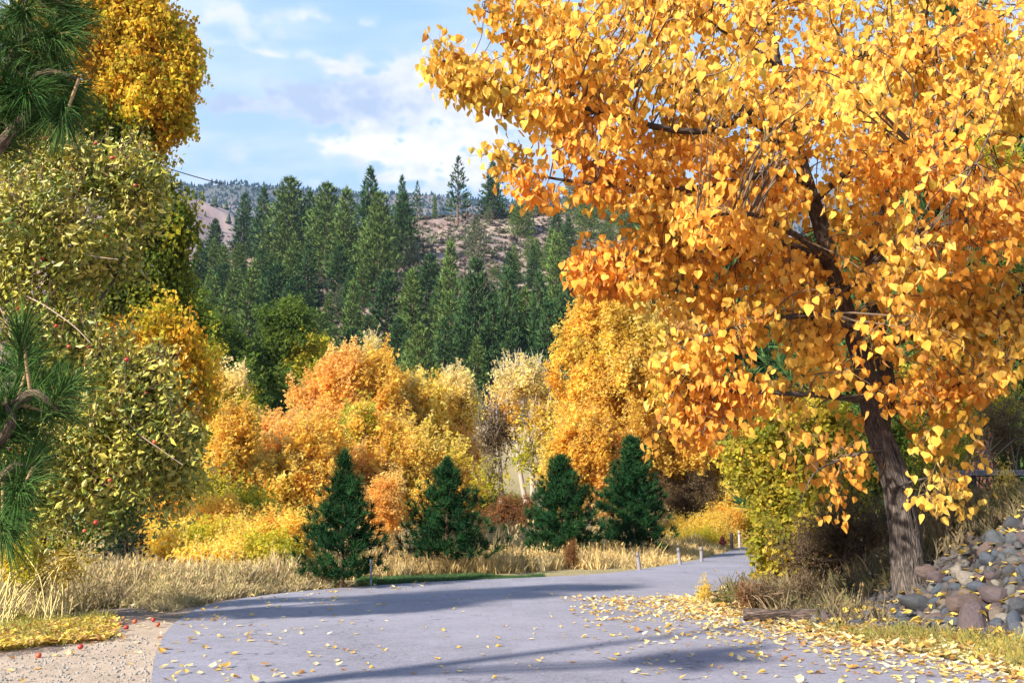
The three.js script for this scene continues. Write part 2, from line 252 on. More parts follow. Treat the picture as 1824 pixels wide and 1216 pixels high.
const PAL = {
  gold: [[0.92, 0.62, 0.11], [0.94, 0.70, 0.16], [0.88, 0.52, 0.07]], orange: [[0.93, 0.60, 0.18], [0.95, 0.67, 0.23], [0.90, 0.49, 0.11]], yellow: [[0.94, 0.73, 0.16], [0.95, 0.78, 0.25], [0.88, 0.62, 0.09]],
  pale: [[0.93, 0.78, 0.32], [0.90, 0.72, 0.24], [0.88, 0.74, 0.38]], lime: [[0.60, 0.56, 0.05], [0.44, 0.46, 0.045], [0.76, 0.62, 0.06]], green: [[0.14, 0.22, 0.03], [0.20, 0.28, 0.04], [0.09, 0.16, 0.025]],
  apple: [[0.34, 0.37, 0.04], [0.66, 0.58, 0.08], [0.13, 0.18, 0.025], [0.78, 0.62, 0.14], [0.2, 0.25, 0.03]], rust: [[0.30, 0.13, 0.045], [0.40, 0.2, 0.06], [0.24, 0.11, 0.045]], brown: [[0.20, 0.14, 0.08], [0.28, 0.2, 0.09], [0.15, 0.10, 0.055]],
  poplar: [[0.90, 0.60, 0.05], [0.85, 0.42, 0.04], [0.86, 0.50, 0.04], [0.52, 0.48, 0.03], [0.90, 0.68, 0.10], [0.34, 0.36, 0.03]], poplarDark: [[0.13, 0.19, 0.025], [0.20, 0.25, 0.03], [0.48, 0.42, 0.03], [0.09, 0.14, 0.02]],
};
function pick(pal, r) { const k = r() * pal.length, c = pal[Math.floor(k)], v = 0.85 + r() * 0.3; return [c[0] * v, c[1] * v, c[2] * v]; }

// A broadleaf tree or shrub. lobes: [px, py, depth, rx px, ry px, clusters, palette?]
function broadleaf(o) {
  const r = rng(o.seed), base = o.base, t = thing(o.name, o.label, o.category || 'tree', base, o.group), rel = (p) => p.clone().sub(base);
  const bark = o.bark || [0.16, 0.13, 0.10], wood = new Geo(), limbs = new Geo(), samples = [];
  const lobes = o.lobes.map(([px, py, d, rx, ry, n, pal]) => ({ c: rel(at(px, py, d)), r: V((rx / F) * d, (ry / F) * d, (rx / F) * d * (o.deep || 0.8)), n, pal: pal || o.pal }));
  for (const st of o.stems || []) { const pts = curve(st.pts.map(([px, py, d]) => rel(at(px, py, d))), 14); pts.forEach((p, i) => { const k = i / 14; samples.push([p, lerp(st.r, st.r * 0.3, k)]); }); wood.tube(pts, pts.map((_, i) => lerp(st.r, st.r * (st.end || 0.3), i / 14)), 8, bark); }
  if (!(o.stems || []).length) for (let k = 0; k < (o.nstems || 5); k++) { const L = lobes[Math.floor(r() * lobes.length)], e = L.c.clone().add(V((r() - 0.5) * L.r.x, 0, (r() - 0.5) * L.r.z)), b = V((r() - 0.5) * (o.foot || 0.5), -0.05, (r() - 0.5) * (o.foot || 0.5)), pts = curve([b, b.clone().lerp(e, 0.5).add(V((r() - 0.5) * 0.2, 0.15, (r() - 0.5) * 0.2)), e], 8); pts.forEach((p, i) => samples.push([p, 0.02])); wood.tube(pts, pts.map((_, i) => lerp(o.stemR || 0.03, 0.008, i / 8)), 5, bark); }
  part(o.stemName || 'trunk', wood.build(), o.barkTex ? barkMat : twigMat, t);
  const fine = o.fineness ?? 0.58, items = [[], []], S = o.size * fine, per = Math.round(o.per / (fine * fine) * 0.85), tw = o.twig || 0.012, tc2 = o.twigCol || bark;
  for (const L of lobes) {
    let bs = null, bd = 1e9; for (const s of samples) { const q = s[0].distanceTo(L.c) + (s[0].y > L.c.y ? 1.5 : 0) * (s[0].y - L.c.y); if (q < bd) { bd = q; bs = s; } }
    const lp = curve([bs[0], bs[0].clone().lerp(L.c, 0.5).add(V(0, L.r.y * 0.12, 0)), L.c.clone().add(V(0, L.r.y * 0.3, 0))], 8); limbs.tube(lp, lp.map((_, i) => lerp(Math.min(bs[1] * 0.7, tw * 4), tw, i / 8)), 5, tc2);
    const nx = r() * 50;
    for (let k = 0; k < L.n; k++) {
      if (o.loose && r() > o.loose) continue; let q; do q = V(r() * 2 - 1, r() * 2 - 1, r() * 2 - 1); while (q.lengthSq() > 1);
      q.normalize().multiplyScalar(Math.pow(r(), o.core ?? 0.55)); const wob = 1.06 + (o.wob ?? 0.5) * n3(q.x * 3.2 + nx, q.y * 2.2, q.z * 3.2 + nx) + (r() < 0.1 ? 0.2 * r() : 0); q.multiplyScalar(wob).multiply(L.r); const p = L.c.clone().add(q);
      if (base.y + p.y < (o.minY ?? 0.05) + base.y) continue;
      const from = lp[3 + Math.floor(r() * 6)], tp = curve([from, from.clone().lerp(p, 0.55).add(V((r() - 0.5) * 0.2, 0.1 * L.r.y, (r() - 0.5) * 0.2)), p], 4);
      if (!o.noTwig) limbs.tube(tp, tp.map((_, i) => lerp(tw, tw * 0.35, i / 4)), 3, tc2);
      if (o.whip) for (let w = 0; w < o.whip; w++) { const e = p.clone().add(V((r() - 0.5) * 0.8, 0.5 + r() * 0.7, (r() - 0.5) * 0.8).multiplyScalar(o.whipLen || 0.6)); limbs.tube([from.clone().lerp(p, 0.7), p.clone().lerp(e, 0.5).add(V((r() - 0.5) * 0.1, 0, 0)), e], [tw * 0.7, tw * 0.5, tw * 0.25], 3, tc2); for (let q2 = 0; q2 < (o.whipLeaves ?? 2); q2++) { const w2 = p.clone().lerp(e, 0.35 + 0.65 * r()), c2 = pick(L.pal, r); items[q2 & 1].push([w2.x, w2.y, w2.z, (r() - 0.5), r() * 6.28, (r() - 0.5), S * (0.5 + r() * 0.4), c2]); } }
      const tone = 0.85 + r() * 0.3, cl = pick(L.pal, r), green = clamp((fbm(p.x * 0.7 + nx, p.y * 0.7, p.z * 0.7, 2) - 0.1) * 2.2, 0, 1) * (o.patch ?? 0);
      for (let j = 0; j < per; j++) {
        const g = () => (r() + r() + r() - 1.5) * 1.15, sp3 = o.spread, x = p.x + g() * sp3, y = p.y + g() * sp3 * (o.flat || 1.35), z = p.z + g() * sp3;
        let c = pick(L.pal, r); c = [lerp(c[0], cl[0], 0.5) * tone, lerp(c[1], cl[1], 0.5) * tone, lerp(c[2], cl[2], 0.5) * tone]; if (green) c = [lerp(c[0], 0.34, green), lerp(c[1], 0.36, green), lerp(c[2], 0.03, green)];
        items[j & 1].push([x, y, z, (r() - 0.5) * 1.2, r() * 6.28, (r() - 0.5) * 1.2, S * (0.75 + r() * 0.5), c]);
      }
    }
  }
  if (limbs.i.length) part('branches', limbs.build(), twigMat, t, 'stuff');
  const kinds = sprigs[o.leaf || 'mid'];
  for (const k of [0, 1]) if (items[k].length) instanced('foliage', kinds[k], o.mat || farLeafMat, items[k], t);
  return t;
}

// Conifer: returns { trunk, crown } geometries, base at the origin, height h
function tuft(g, p, dir, len, wid, n, spread, col, r, two) {
  for (let k = 0; k < n; k++) {
    const d = V(dir.x + (r() - 0.5) * spread, dir.y + (r() - 0.5) * spread, dir.z + (r() - 0.5) * spread).normalize(), q = V(r() - 0.5, r() - 0.5, r() - 0.5).cross(d).normalize(), L = len * (0.75 + r() * 0.45), b = p.clone().addScaledVector(dir, (r() - 0.7) * len * 0.5), v = 0.7 + r() * 0.6, c = cc(col, v);
    const A = b.clone().addScaledVector(q, wid / 2), B = b.clone().addScaledVector(q, -wid / 2);
    if (two) { const m = b.clone().addScaledVector(d, L * 0.55), e = b.clone().addScaledVector(d, L).add(V(0, -L * two, 0)), mA = m.clone().addScaledVector(q, wid * 0.42), mB = m.clone().addScaledVector(q, -wid * 0.42); g.tri(A.toArray(), B.toArray(), mB.toArray(), c); g.tri(A.toArray(), mB.toArray(), mA.toArray(), c); g.tri(mA.toArray(), mB.toArray(), e.toArray(), c); }
    else g.tri(A.toArray(), B.toArray(), b.addScaledVector(d, L).toArray(), c);
  }
}
function conifer(o) {
  const r = rng(o.seed), g = new Geo(), tr = new Geo(), h = o.h, levels = o.levels, bc = o.bark || [0.13, 0.085, 0.06];
  const lean = V((r() - 0.5) * 0.02 * h, 0, (r() - 0.5) * 0.02 * h), axis = (u) => V(lean.x * u * u, u * h, lean.z * u * u);
  const tp = []; for (let k = 0; k <= 10; k++) tp.push(axis(k / 10)); tr.tube(tp, tp.map((_, k) => lerp(o.r0, o.r0 * 0.08, k / 10)), 7, bc);
  for (let l = 0; l < levels; l++) {
    const u = lerp(o.u0, 0.985, Math.pow((l + r() * 0.6) / levels, o.pack || 0.9)), R = o.profile(u) * h * (0.85 + r() * 0.3), nb = Math.max(3, Math.round(o.branches * (0.55 + 0.6 * (R / (o.maxR * h)))));
    const y0 = axis(u), a0 = r() * 6.28;
    for (let b = 0; b < nb; b++) {
      const az = a0 + ((b + (r() - 0.5) * 0.7) / nb) * 6.28, rr = R * (0.72 + r() * 0.42), rise = lerp(o.rise[0], o.rise[1], u) + (r() - 0.5) * 0.2, dir = V(Math.cos(az) * Math.cos(rise), Math.sin(rise), Math.sin(az) * Math.cos(rise));
      const end = y0.clone().addScaledVector(dir, rr).add(V(0, o.sag * -rr * 0.15, 0));
      tr.tube([y0, y0.clone().lerp(end, 0.5).add(V(0, rr * 0.05, 0)), end], [o.r0 * 0.16, o.r0 * 0.1, o.r0 * 0.05], 3, bc);
      const nt = Math.max(1, Math.round((rr / (o.step * h)) * (0.8 + r() * 0.4)));
      const tint = cc(pick(o.pal, r), 0.9 + r() * 0.25);
      for (let k = 0; k < nt; k++) {
        const f = nt === 1 ? 1 : lerp(o.in0 ?? 0.3, 1.0, (k + r() * 0.5) / (nt - 0.5)), p = y0.clone().lerp(end, Math.min(1, f)).add(V((r() - 0.5) * 0.35 * rr * f, (r() - 0.3) * 0.12 * rr, (r() - 0.5) * 0.35 * rr * f));
        const td = dir.clone().multiplyScalar(0.7).add(V(0, o.up ?? 0.55, 0)).normalize();
        tuft(g, p, td, o.len * h * (0.85 + r() * 0.3), o.wid * h, o.needles, o.spread || 1.5, tint, r);
      }
    }
  }
  for (let k = 0; k < 4; k++) tuft(g, axis(1 - k * 0.012), V(0, 1, 0), o.len * h, o.wid * h, o.needles, 0.9, pick(o.pal, r), r);
  return { trunk: tr.build(), crown: g.build() };
}
const DARK = [[0.048, 0.105, 0.034], [0.064, 0.125, 0.038], [0.038, 0.088, 0.034]], MIDG = [[0.115, 0.185, 0.046], [0.09, 0.155, 0.042], [0.135, 0.195, 0.052]], BLUEG = [[0.12, 0.15, 0.08], [0.14, 0.165, 0.09], [0.10, 0.135, 0.07]];
const prof = (t) => (u) => interp(t, u);
const cone = [[0, 0.15], [0.12, 0.21], [0.3, 0.2], [0.6, 0.13], [0.85, 0.06], [1, 0.01]], bushy = [[0, 0.12], [0.2, 0.24], [0.45, 0.23], [0.7, 0.17], [0.88, 0.1], [1, 0.02]], slim = [[0, 0.13], [0.2, 0.15], [0.5, 0.115], [0.8, 0.06], [1, 0.008]], round = [[0, 0.2], [0.25, 0.38], [0.6, 0.33], [0.85, 0.18], [1, 0.03]];
function hillProto(seed, profile, maxR, pal, u0, extra = {}) { return conifer({ seed, h: 10, r0: 0.17, u0, levels: 26, branches: 9, profile: prof(profile), maxR, rise: [0.05, 0.75], sag: 0.6, step: 0.055, in0: 0.35, len: 0.05, wid: 0.013, needles: 8, spread: 1.5, pal, ...extra }); }
const protos = {
  tall: [hillProto(11, cone, 0.21, MIDG, 0.14), hillProto(12, cone, 0.21, DARK, 0.1), hillProto(13, bushy, 0.24, MIDG, 0.1), hillProto(14, bushy, 0.24, DARK, 0.08)],
  slim: [hillProto(15, slim, 0.15, DARK, 0.06), hillProto(16, slim, 0.15, MIDG, 0.08)],
  open: [hillProto(17, cone, 0.21, DARK, 0.2, { levels: 17, branches: 6, in0: 0.5 })],
  round: [hillProto(18, round, 0.38, BLUEG, 0.04, { levels: 16, branches: 9 }), hillProto(19, round, 0.38, MIDG, 0.04, { levels: 16, branches: 9 })],
};
const pineCache = new Map();
function hillPine(kind, v, p, h, w, label, group, name = 'pine_tree') {
  const k = kind + v; if (!pineCache.has(k)) pineCache.set(k, protos[kind][v % protos[kind].length]); const pr = pineCache.get(k);
  const t = thing(name, label, 'tree', p, group); part('trunk', pr.trunk, twigMat, t); part('crown', pr.crown, needleMat, t);
  t.scale.set((w * h) / 10, h / 10, (w * h) / 10); return t;
}

// ------------------------------------------------------------------ conifers on the slope
function hit(px, py, from = 60, to = 480) { const r = ray(px, py); for (let d = from; d < to; d += 1) if (CAMH + r[1] * d < H(r[0] * d, -d)) return d; return 300; }
function onSlope(px, base, top, from) { const d = hit(px, base, from), r = ray(px, base), x = r[0] * d, y = H(x, -d), h = Math.max(3, CAMH + ray(px, top)[1] * d - y); return [V(x, y - 0.3, -d), h + 0.3]; }
function slopePine(kind, v, w, px, top, base, label, group, name) { const [p, h] = onSlope(px, base, top); return hillPine(kind, v, p, h, w, label, group, name); }
const tallPines = [
  ['open', 0, 1.05, 815, 281, 402, 'tall open pine standing alone on the skyline under white cloud'],
  ['tall', 1, 1.2, 878, 288, 392, 'broad dark pine on the skyline behind the tip of a golden branch'],
  ['tall', 1, 0.95, 656, 299, 470, 'tallest dark pine rising above the others at the middle of the ridge'],
  ['slim', 0, 0.8, 714, 314, 440, 'thin spire pine on the skyline between the tallest pine and the lone pine'],
  ['open', 0, 0.8, 742, 324, 398, 'small open pine on the skyline above bare sagebrush ground'],
  ['slim', 1, 0.7, 774, 345, 392, 'small young pine on the skyline just left of the lone tall pine'],
  ['tall', 2, 1.15, 510, 318, 486, 'big full pine with sunlit left side above the red bare soil'],
  ['slim', 0, 1.3, 432, 345, 456, 'dark pine at the left end of the pine row, near the bare lilac hill'],
  ['tall', 1, 0.9, 464, 334, 474, 'dark pine between the leftmost row pine and the big sunlit full pine'],
  ['tall', 3, 0.9, 379, 390, 472, 'dark bushy pine standing low in front of the bare lilac hill'],
  ['slim', 1, 1.0, 352, 425, 500, 'small pine beside the yellow poplar edge, below the bare lilac hill'],
  ['tall', 1, 0.9, 547, 340, 488, 'shaded dark pine just right of the big full pine'],
  ['tall', 2, 1.0, 577, 328, 500, 'sunlit pine with a pointed top, second right of the big full pine'],
  ['tall', 0, 1.05, 612, 336, 520, 'wide pale green pine left of the tallest ridge pine'],
  ['tall', 2, 0.85, 672, 345, 530, 'yellow green pine below and right of the tallest ridge pine'],
  ['tall', 3, 0.9, 716, 345, 478, 'full pine in front of the thin spire pine'],
  ['round', 0, 0.9, 729, 430, 506, 'rounded grey green juniper on pale ground beside the red shaded soil'],
  ['round', 0, 0.8, 848, 388, 470, 'rounded grey green juniper below the lone tall pine'],
  ['round', 1, 0.8, 922, 356, 424, 'pointed bright green juniper on the sagebrush slope below the skyline'],
  ['round', 1, 0.9, 962, 345, 382, 'low rounded juniper on the crest near the golden leaves'],
  ['round', 0, 0.8, 870, 368, 402, 'small rounded juniper on the crest below the broad dark pine'],
  ['tall', 0, 0.8, 800, 430, 640, 'tall pine with lit crown in front of open sagebrush ground'],
  ['tall', 3, 0.8, 845, 462, 690, 'dense dark pine standing high in the shaded row above yellow trees'],
  ['tall', 1, 0.75, 905, 480, 700, 'dark pine in the shaded row right of the densest dark pine'],
  ['tall', 0, 0.75, 990, 415, 600, 'slender pine at the right of the open sagebrush ground'],
  ['tall', 1, 0.8, 962, 485, 700, 'shaded pine just left of the golden tree edge'],
  ['tall', 3, 0.85, 1012, 500, 720, 'darkest pine beside the golden tree edge'],
  ['slim', 1, 1.1, 733, 480, 640, 'narrow pine growing before the pale sagebrush clearing'],
  ['tall', 0, 0.9, 625, 500, 660, 'pine rising right behind the top of the big orange tree'],
  ['tall', 2, 0.9, 745, 580, 770, 'feathery green pine behind the yellow tree right of the big orange one'],
];
for (const [k, v, w, px, top, base, label] of tallPines) slopePine(k, v, w, px, top, base, label);
{
  const r = rng(91), spots = [], taken = new Set();
  // landmarks on the slope, used to say which tree of the crowd is meant
  const marks = [[815, 400, 'lone skyline pine'], [656, 470, 'tallest ridge pine'], [510, 486, 'big full sunlit pine'], [432, 456, 'leftmost row pine'], [379, 470, 'bushy pine before the lilac hill'], [729, 506, 'pale rounded juniper'], [848, 470, 'juniper under the lone pine'], [800, 640, 'lit pine before the clearing'], [845, 690, 'densest dark pine'], [990, 600, 'slender pine right of the clearing'], [1012, 720, 'darkest pine by the golden tree'], [733, 640, 'narrow pine in the clearing'], [625, 660, 'pine behind the big orange tree'], [560, 505, 'red bare soil'], [350, 560, 'bare brown gap by the poplar'], [500, 640, 'leafy yellow green tree'], [930, 640, 'bare cottonwood top'], [720, 690, 'bright yellow cottonwood top'], [380, 640, 'dull green leafy tree']];
  const rel = (dx, dy) => (Math.abs(dx) > Math.abs(dy) * 2.2 ? (dx > 0 ? 'right of' : 'left of') : Math.abs(dy) > Math.abs(dx) * 2.2 ? (dy > 0 ? 'below' : 'above') : (dy > 0 ? 'below ' : 'above ') + (dx > 0 ? 'right of' : 'left of')).replace('below left of', 'down left of').replace('below right of', 'down right of').replace('above left of', 'up left of').replace('above right of', 'up right of');
  const whichOne = (px, py, what, tall) => {
    const near = marks.map((m) => [Math.hypot(px - m[0], py - m[1]), m]).sort((a, b) => a[0] - b[0]), say = (m) => rel(px - m[0], py - m[1]) + ' the ' + m[2], size = tall < 80 ? 'short' : tall < 115 ? 'mid sized' : 'tall';
    const tries = [`${size} ${what} ${say(near[0][1])}`, `${size} ${what} ${say(near[1][1])}`];
    for (let i = 0; i < 4; i++) for (let j = i + 1; j < 6; j++) tries.push(`${what} ${say(near[i][1])}, ${say(near[j][1])}`);
    for (const n of ['second', 'third', 'fourth', 'fifth']) tries.push(`${size} ${what} ${say(near[0][1])}, ${n} from the left there`);
    const l = tries.find((q) => !taken.has(q) && q.split(' ').length <= 16) || tries[0]; taken.add(l); return l;
  };
  const open = (x, y) => Math.hypot((x - 840) / 100, (y - 480) / 75) < 1 || Math.hypot((x - 725) / 55, (y - 540) / 55) < 1 || Math.hypot((x - 690) / 30, (y - 570) / 40) < 1 || Math.hypot((x - 560) / 70, (y - 505) / 22) < 1 || Math.hypot((x - 350) / 16, (y - 560) / 50) < 1;
  for (let tries = 0, n = 0; tries < 4000 && n < 120; tries++) {
    const px = 318 + r() * 760, base = 455 + r() * 270; if (px < 420 && base < 500) continue; if (open(px, base) && r() > 0.2) continue;
    const gap = lerp(16, 34, (base - 455) / 270); if (spots.some(([a, b]) => Math.hypot(a - px, (b - base) * 1.2) < gap)) continue;
    spots.push([px, base]); n++;
    const tall = lerp(72, 150, (base - 455) / 270) * (0.65 + r() * 0.6), kind = r() < 0.2 ? 'round' : r() < 0.45 ? 'slim' : 'tall', sh = kind === 'round' ? 0.5 : 1;
    if (base - tall * sh < 395 && px > 690) continue;
    const low = base > 600;
    slopePine(kind, base > 580 ? (r() < 0.75 ? 1 + 2 * Math.floor(r() * 2) : Math.floor(r() * 4)) : Math.floor(r() * 4), kind === 'slim' ? 1.3 : 0.95 + r() * 0.35, px, base - tall * sh, base,
      whichOne(px, base - (tall * sh) / 2, kind === 'round' ? 'rounded juniper' : low ? 'dark pine' : 'green pine', tall), kind === 'round' ? 'junipers crowded on the slope' : low ? 'pines crowded low on the slope' : 'pines crowded high on the slope');
  }
  // small junipers and pines along the right part of the crest
  const crestMarks = ['where the crest meets the open sagebrush', 'with a pointed top beside the sagebrush edge', 'low on the crest before the skyline', 'half way along the crest', 'below the skyline gap', 'beside a paler one on the crest', 'under the lowest golden leaves', 'touching the golden crown edge', 'farthest right on the visible crest', 'on the shoulder under the crest', 'leaning into the sagebrush', 'behind the drooping golden branch', 'down the shoulder near the slender pine', 'deepest in the shade of the crest'];
  for (let k = 0; k < 14; k++) { const px = 930 + k * 15 + r() * 8, base = 385 + r() * 110; slopePine(r() < 0.6 ? 'round' : 'tall', k * 2 + 1, 1.0, px, base - 44 - r() * 34, base, 'small dark juniper ' + crestMarks[k], 'junipers crowding the crest'); }
  // dense pines behind the golden trees, seen through their gaps
  for (let k = 0; k < 22; k++) { const px = 1085 + k * 38 + (r() - 0.5) * 20, d = 62 + r() * 36, rr = ray(px, 800), x = rr[0] * d, y = H(x, -d), h = 13 + r() * 9; hillPine('tall', [1, 3, 1, 0][k % 4], V(x, y - 0.2, -d), h, 1.15, 'dark pine seen only through gaps in the golden crown', 'dark pines behind the golden crown'); }
  // sagebrush and scree on the slope
  const sage = [], sg = new Geo(); for (let k = 0; k < 14; k++) { const a = r() * 6.28, e = r() * 1.4; tuft(sg, V(Math.cos(a) * 0.2, 0, Math.sin(a) * 0.2), V(Math.cos(a) * Math.cos(e), Math.sin(e), Math.sin(a) * Math.cos(e)), 0.6, 0.28, 2, 0.7, [1, 1, 1], r); }
  for (let k = 0; k < 20000; k++) { const a = -0.45 + r() * 0.75, D = 125 + r() * 240, x = D * Math.tan(a), z = -D; const s = 0.7 + r() * r() * 2.2, m = r(); sage.push([x, H(x, z) - 0.05, z, 0, r() * 6.28, 0, [s * 1.2, s, s * 1.2], m < 0.4 ? [0.17, 0.17, 0.11] : m < 0.62 ? [0.15, 0.11, 0.11] : m < 0.8 ? [0.11, 0.14, 0.07] : [0.36, 0.29, 0.23]]); }
  instanced('sagebrush', sg.build(), grassMat, sage, null); scene.children[scene.children.length - 1].userData.label = 'grey green and straw coloured sagebrush dotting the open slope';
  // far woods
  const fg = new Geo(); for (let k = 0; k < 5; k++) { const a = k * 1.257, b = a + 1.257; for (const [y0, y1, R] of [[0.12, 0.6, 0.24], [0.4, 1, 0.15]]) fg.tri([Math.cos(a) * R, y0, Math.sin(a) * R], [Math.cos(b) * R, y0, Math.sin(b) * R], [0, y1, 0], [1, 1, 1]); }
  const far = []; for (let k = 0; k < 26000; k++) { const a = -0.5 + r() * 0.8, D = 1150 + r() * 700, x = D * Math.tan(a), z = -D; if (fbm(x * 0.004, z * 0.004, 5, 5) > 0.22 + r() * 0.3) continue; const s = 4 + r() * r() * 8; far.push([x, H(x, z) - 1, z, 0, r() * 6, 0, [s * 1.5, s, s * 1.5], [0.012, 0.032, 0.036]]); }
  for (let k = 0; k < 420; k++) { const a = -0.47 + r() * 0.26, D = 480 + r() * 420, x = D * Math.tan(a), z = -D; if (r() > 0.15 + ss(620, 760, D) * 0.8) continue; const s = 4 + r() * 6; far.push([x, H(x, z) - 0.5, z, 0, r() * 6, 0, [s * 1.2, s, s * 1.2], [0.05, 0.07, 0.04]]); }
  tag(instanced('distant_woods', fg.build(), needleMat, far, null), 'dark woods covering the far ridge and dotting the bare lilac hill');
}

// ------------------------------------------------------------------ yellow and orange trees in the middle distance
const paleBark = [0.42, 0.37, 0.30], greyBark = [0.22, 0.19, 0.17];
function foot(px, d) { const x = ray(px, 950)[0] * d; return V(x, H(x, -d), -d); }
const P2 = PAL;
broadleaf({ name: 'cottonwood_tree', seed: 201, label: 'big orange cottonwood, tallest of the mid distance trees left of centre', base: foot(625, 42), pal: P2.orange, lobes: [[600, 724, 42, 62, 70, 70], [650, 714, 42, 55, 65, 60, P2.gold], [618, 674, 42, 40, 34, 28], [585, 794, 41, 70, 55, 50], [672, 774, 42, 60, 70, 50], [620, 854, 42, 60, 60, 30]], stems: [{ pts: [[625, 960, 42], [622, 850, 42], [622, 730, 42], [620, 650, 42]], r: 0.2 }], bark: greyBark, size: 0.62, per: 15, spread: 0.42, patch: 0.25, whip: 2, whipLen: 1.15, whipLeaves: 5, flat: 1.7, spread: 0.3 });
broadleaf({ name: 'cottonwood_tree', seed: 202, label: 'bright yellow cottonwood right of the big orange cottonwood', base: foot(735, 44), pal: P2.yellow, lobes: [[745, 740, 44, 44, 58, 60], [722, 720, 44, 34, 40, 30, P2.pale], [762, 780, 44, 40, 60, 40, P2.gold], [735, 840, 44, 44, 50, 30]], stems: [{ pts: [[738, 950, 44], [742, 830, 44], [745, 700, 44]], r: 0.16 }], bark: paleBark, size: 0.58, per: 14, spread: 0.4, whip: 2, whipLen: 1.15, whipLeaves: 5, flat: 1.7, spread: 0.3 });
broadleaf({ name: 'cottonwood_tree', seed: 203, label: 'spreading orange and yellow tree low in front of the big orange cottonwood', base: foot(520, 32), pal: P2.orange, lobes: [[505, 840, 32, 68, 62, 70], [560, 830, 32, 50, 60, 50, P2.gold], [470, 880, 31, 55, 60, 50, P2.yellow], [530, 910, 31, 75, 60, 60, P2.gold], [430, 930, 30, 50, 55, 40, P2.gold]], stems: [{ pts: [[520, 1000, 32], [518, 910, 32], [512, 800, 32]], r: 0.14 }], bark: greyBark, size: 0.5, per: 15, spread: 0.34, patch: 0.6, whip: 2, whipLen: 1.15, whipLeaves: 5, flat: 1.7, spread: 0.3 });
broadleaf({ name: 'cottonwood_tree', seed: 217, label: 'soft peach coloured tree filling the gap between the pale tree and the big orange one', base: foot(465, 36), pal: P2.gold, lobes: [[455, 850, 36, 44, 50, 50, P2.gold], [490, 800, 36, 40, 44, 40, P2.orange], [440, 900, 35, 50, 50, 44, P2.yellow]], stems: [{ pts: [[465, 990, 36], [466, 900, 36], [478, 790, 36]], r: 0.1 }], bark: greyBark, size: 0.46, per: 13, spread: 0.3, patch: 0.3, whip: 2, whipLen: 1.0, whipLeaves: 5, flat: 1.7 });
broadleaf({ name: 'cottonwood_tree', seed: 204, label: 'yellow tree with green patches behind the two left young pines', base: foot(700, 35), pal: P2.gold, lobes: [[690, 830, 35, 62, 66, 70], [640, 880, 34, 50, 55, 50, P2.orange], [745, 850, 35, 56, 70, 60, P2.yellow], [700, 920, 34, 80, 55, 60], [640, 780, 35, 28, 30, 16, P2.lime], [790, 900, 35, 40, 50, 30, P2.gold]], stems: [{ pts: [[700, 1000, 35], [702, 900, 35], [695, 780, 35]], r: 0.14 }, { pts: [[730, 1000, 35], [740, 900, 35], [748, 800, 35]], r: 0.1 }], bark: greyBark, size: 0.5, per: 15, spread: 0.36, patch: 0.7, whip: 2, whipLen: 1.15, whipLeaves: 5, flat: 1.7, spread: 0.3 });
broadleaf({ name: 'cottonwood_tree', seed: 205, label: 'pale yellow tree with bare white upper branches at the left of the yellow row', base: foot(405, 38), pal: P2.pale, lobes: [[372, 725, 38, 28, 32, 34, P2.yellow], [400, 695, 38, 34, 26, 26], [432, 740, 38, 30, 36, 26, P2.lime], [395, 760, 38, 44, 26, 30, P2.yellow]], stems: [{ pts: [[412, 990, 38], [408, 870, 38], [400, 760, 38], [404, 668, 38]], r: 0.11 }], bark: paleBark, twigCol: [0.62, 0.55, 0.45], size: 0.5, per: 10, spread: 0.32, whip: 1, whipLen: 0.9, twig: 0.022 });
broadleaf({ name: 'cottonwood_tree', seed: 206, label: 'gold and olive tree below the pale tree with white branches', base: foot(400, 30), pal: P2.gold, lobes: [[410, 830, 30, 40, 44, 40, P2.gold], [395, 890, 30, 50, 50, 50, P2.yellow], [360, 930, 29, 46, 46, 40, P2.lime], [420, 780, 30, 34, 34, 20, P2.gold], [425, 950, 28, 60, 36, 40, P2.lime]], stems: [{ pts: [[392, 1000, 30], [394, 900, 30], [402, 800, 30]], r: 0.1 }], bark: greyBark, size: 0.42, per: 13, spread: 0.3, patch: 0.7, whip: 2, whipLen: 1.15, whipLeaves: 5, flat: 1.7, spread: 0.3 });
broadleaf({ name: 'cottonwood_tree', seed: 207, label: 'slim pale yellow tree with bare twig tips beside the near bare cottonwood', base: foot(820, 46), pal: P2.pale, lobes: [[815, 705, 46, 28, 32, 34], [825, 750, 46, 26, 40, 26, P2.yellow], [822, 830, 45, 34, 55, 44, P2.orange]], stems: [{ pts: [[822, 960, 46], [820, 830, 46], [816, 690, 46]], r: 0.12 }], bark: paleBark, twigCol: [0.6, 0.52, 0.42], size: 0.52, per: 11, spread: 0.34, whip: 2, whipLen: 1.1, twig: 0.02 });
broadleaf({ name: 'cottonwood_tree', seed: 208, label: 'near bare cottonwood with leaning grey trunks and thin pale yellow top', base: foot(935, 43), pal: P2.pale, lobes: [[905, 690, 43, 40, 36, 26, P2.pale], [955, 690, 43, 44, 42, 34, P2.pale], [975, 750, 43, 34, 50, 26, P2.yellow], [900, 735, 43, 36, 30, 16, P2.gold], [940, 800, 43, 40, 50, 12, P2.lime]], stems: [{ pts: [[948, 945, 43], [928, 850, 43], [915, 740, 43], [900, 660, 43]], r: 0.14 }, { pts: [[952, 945, 43], [948, 840, 43], [938, 740, 43], [930, 650, 43]], r: 0.16 }, { pts: [[958, 945, 43], [970, 830, 43], [965, 740, 43], [975, 660, 43]], r: 0.12 }], whipLeaves: 1, bark: [0.40, 0.35, 0.32], twigCol: [0.62, 0.54, 0.44], size: 0.5, per: 3, spread: 0.36, whip: 3, whipLen: 1.1, twig: 0.022 });
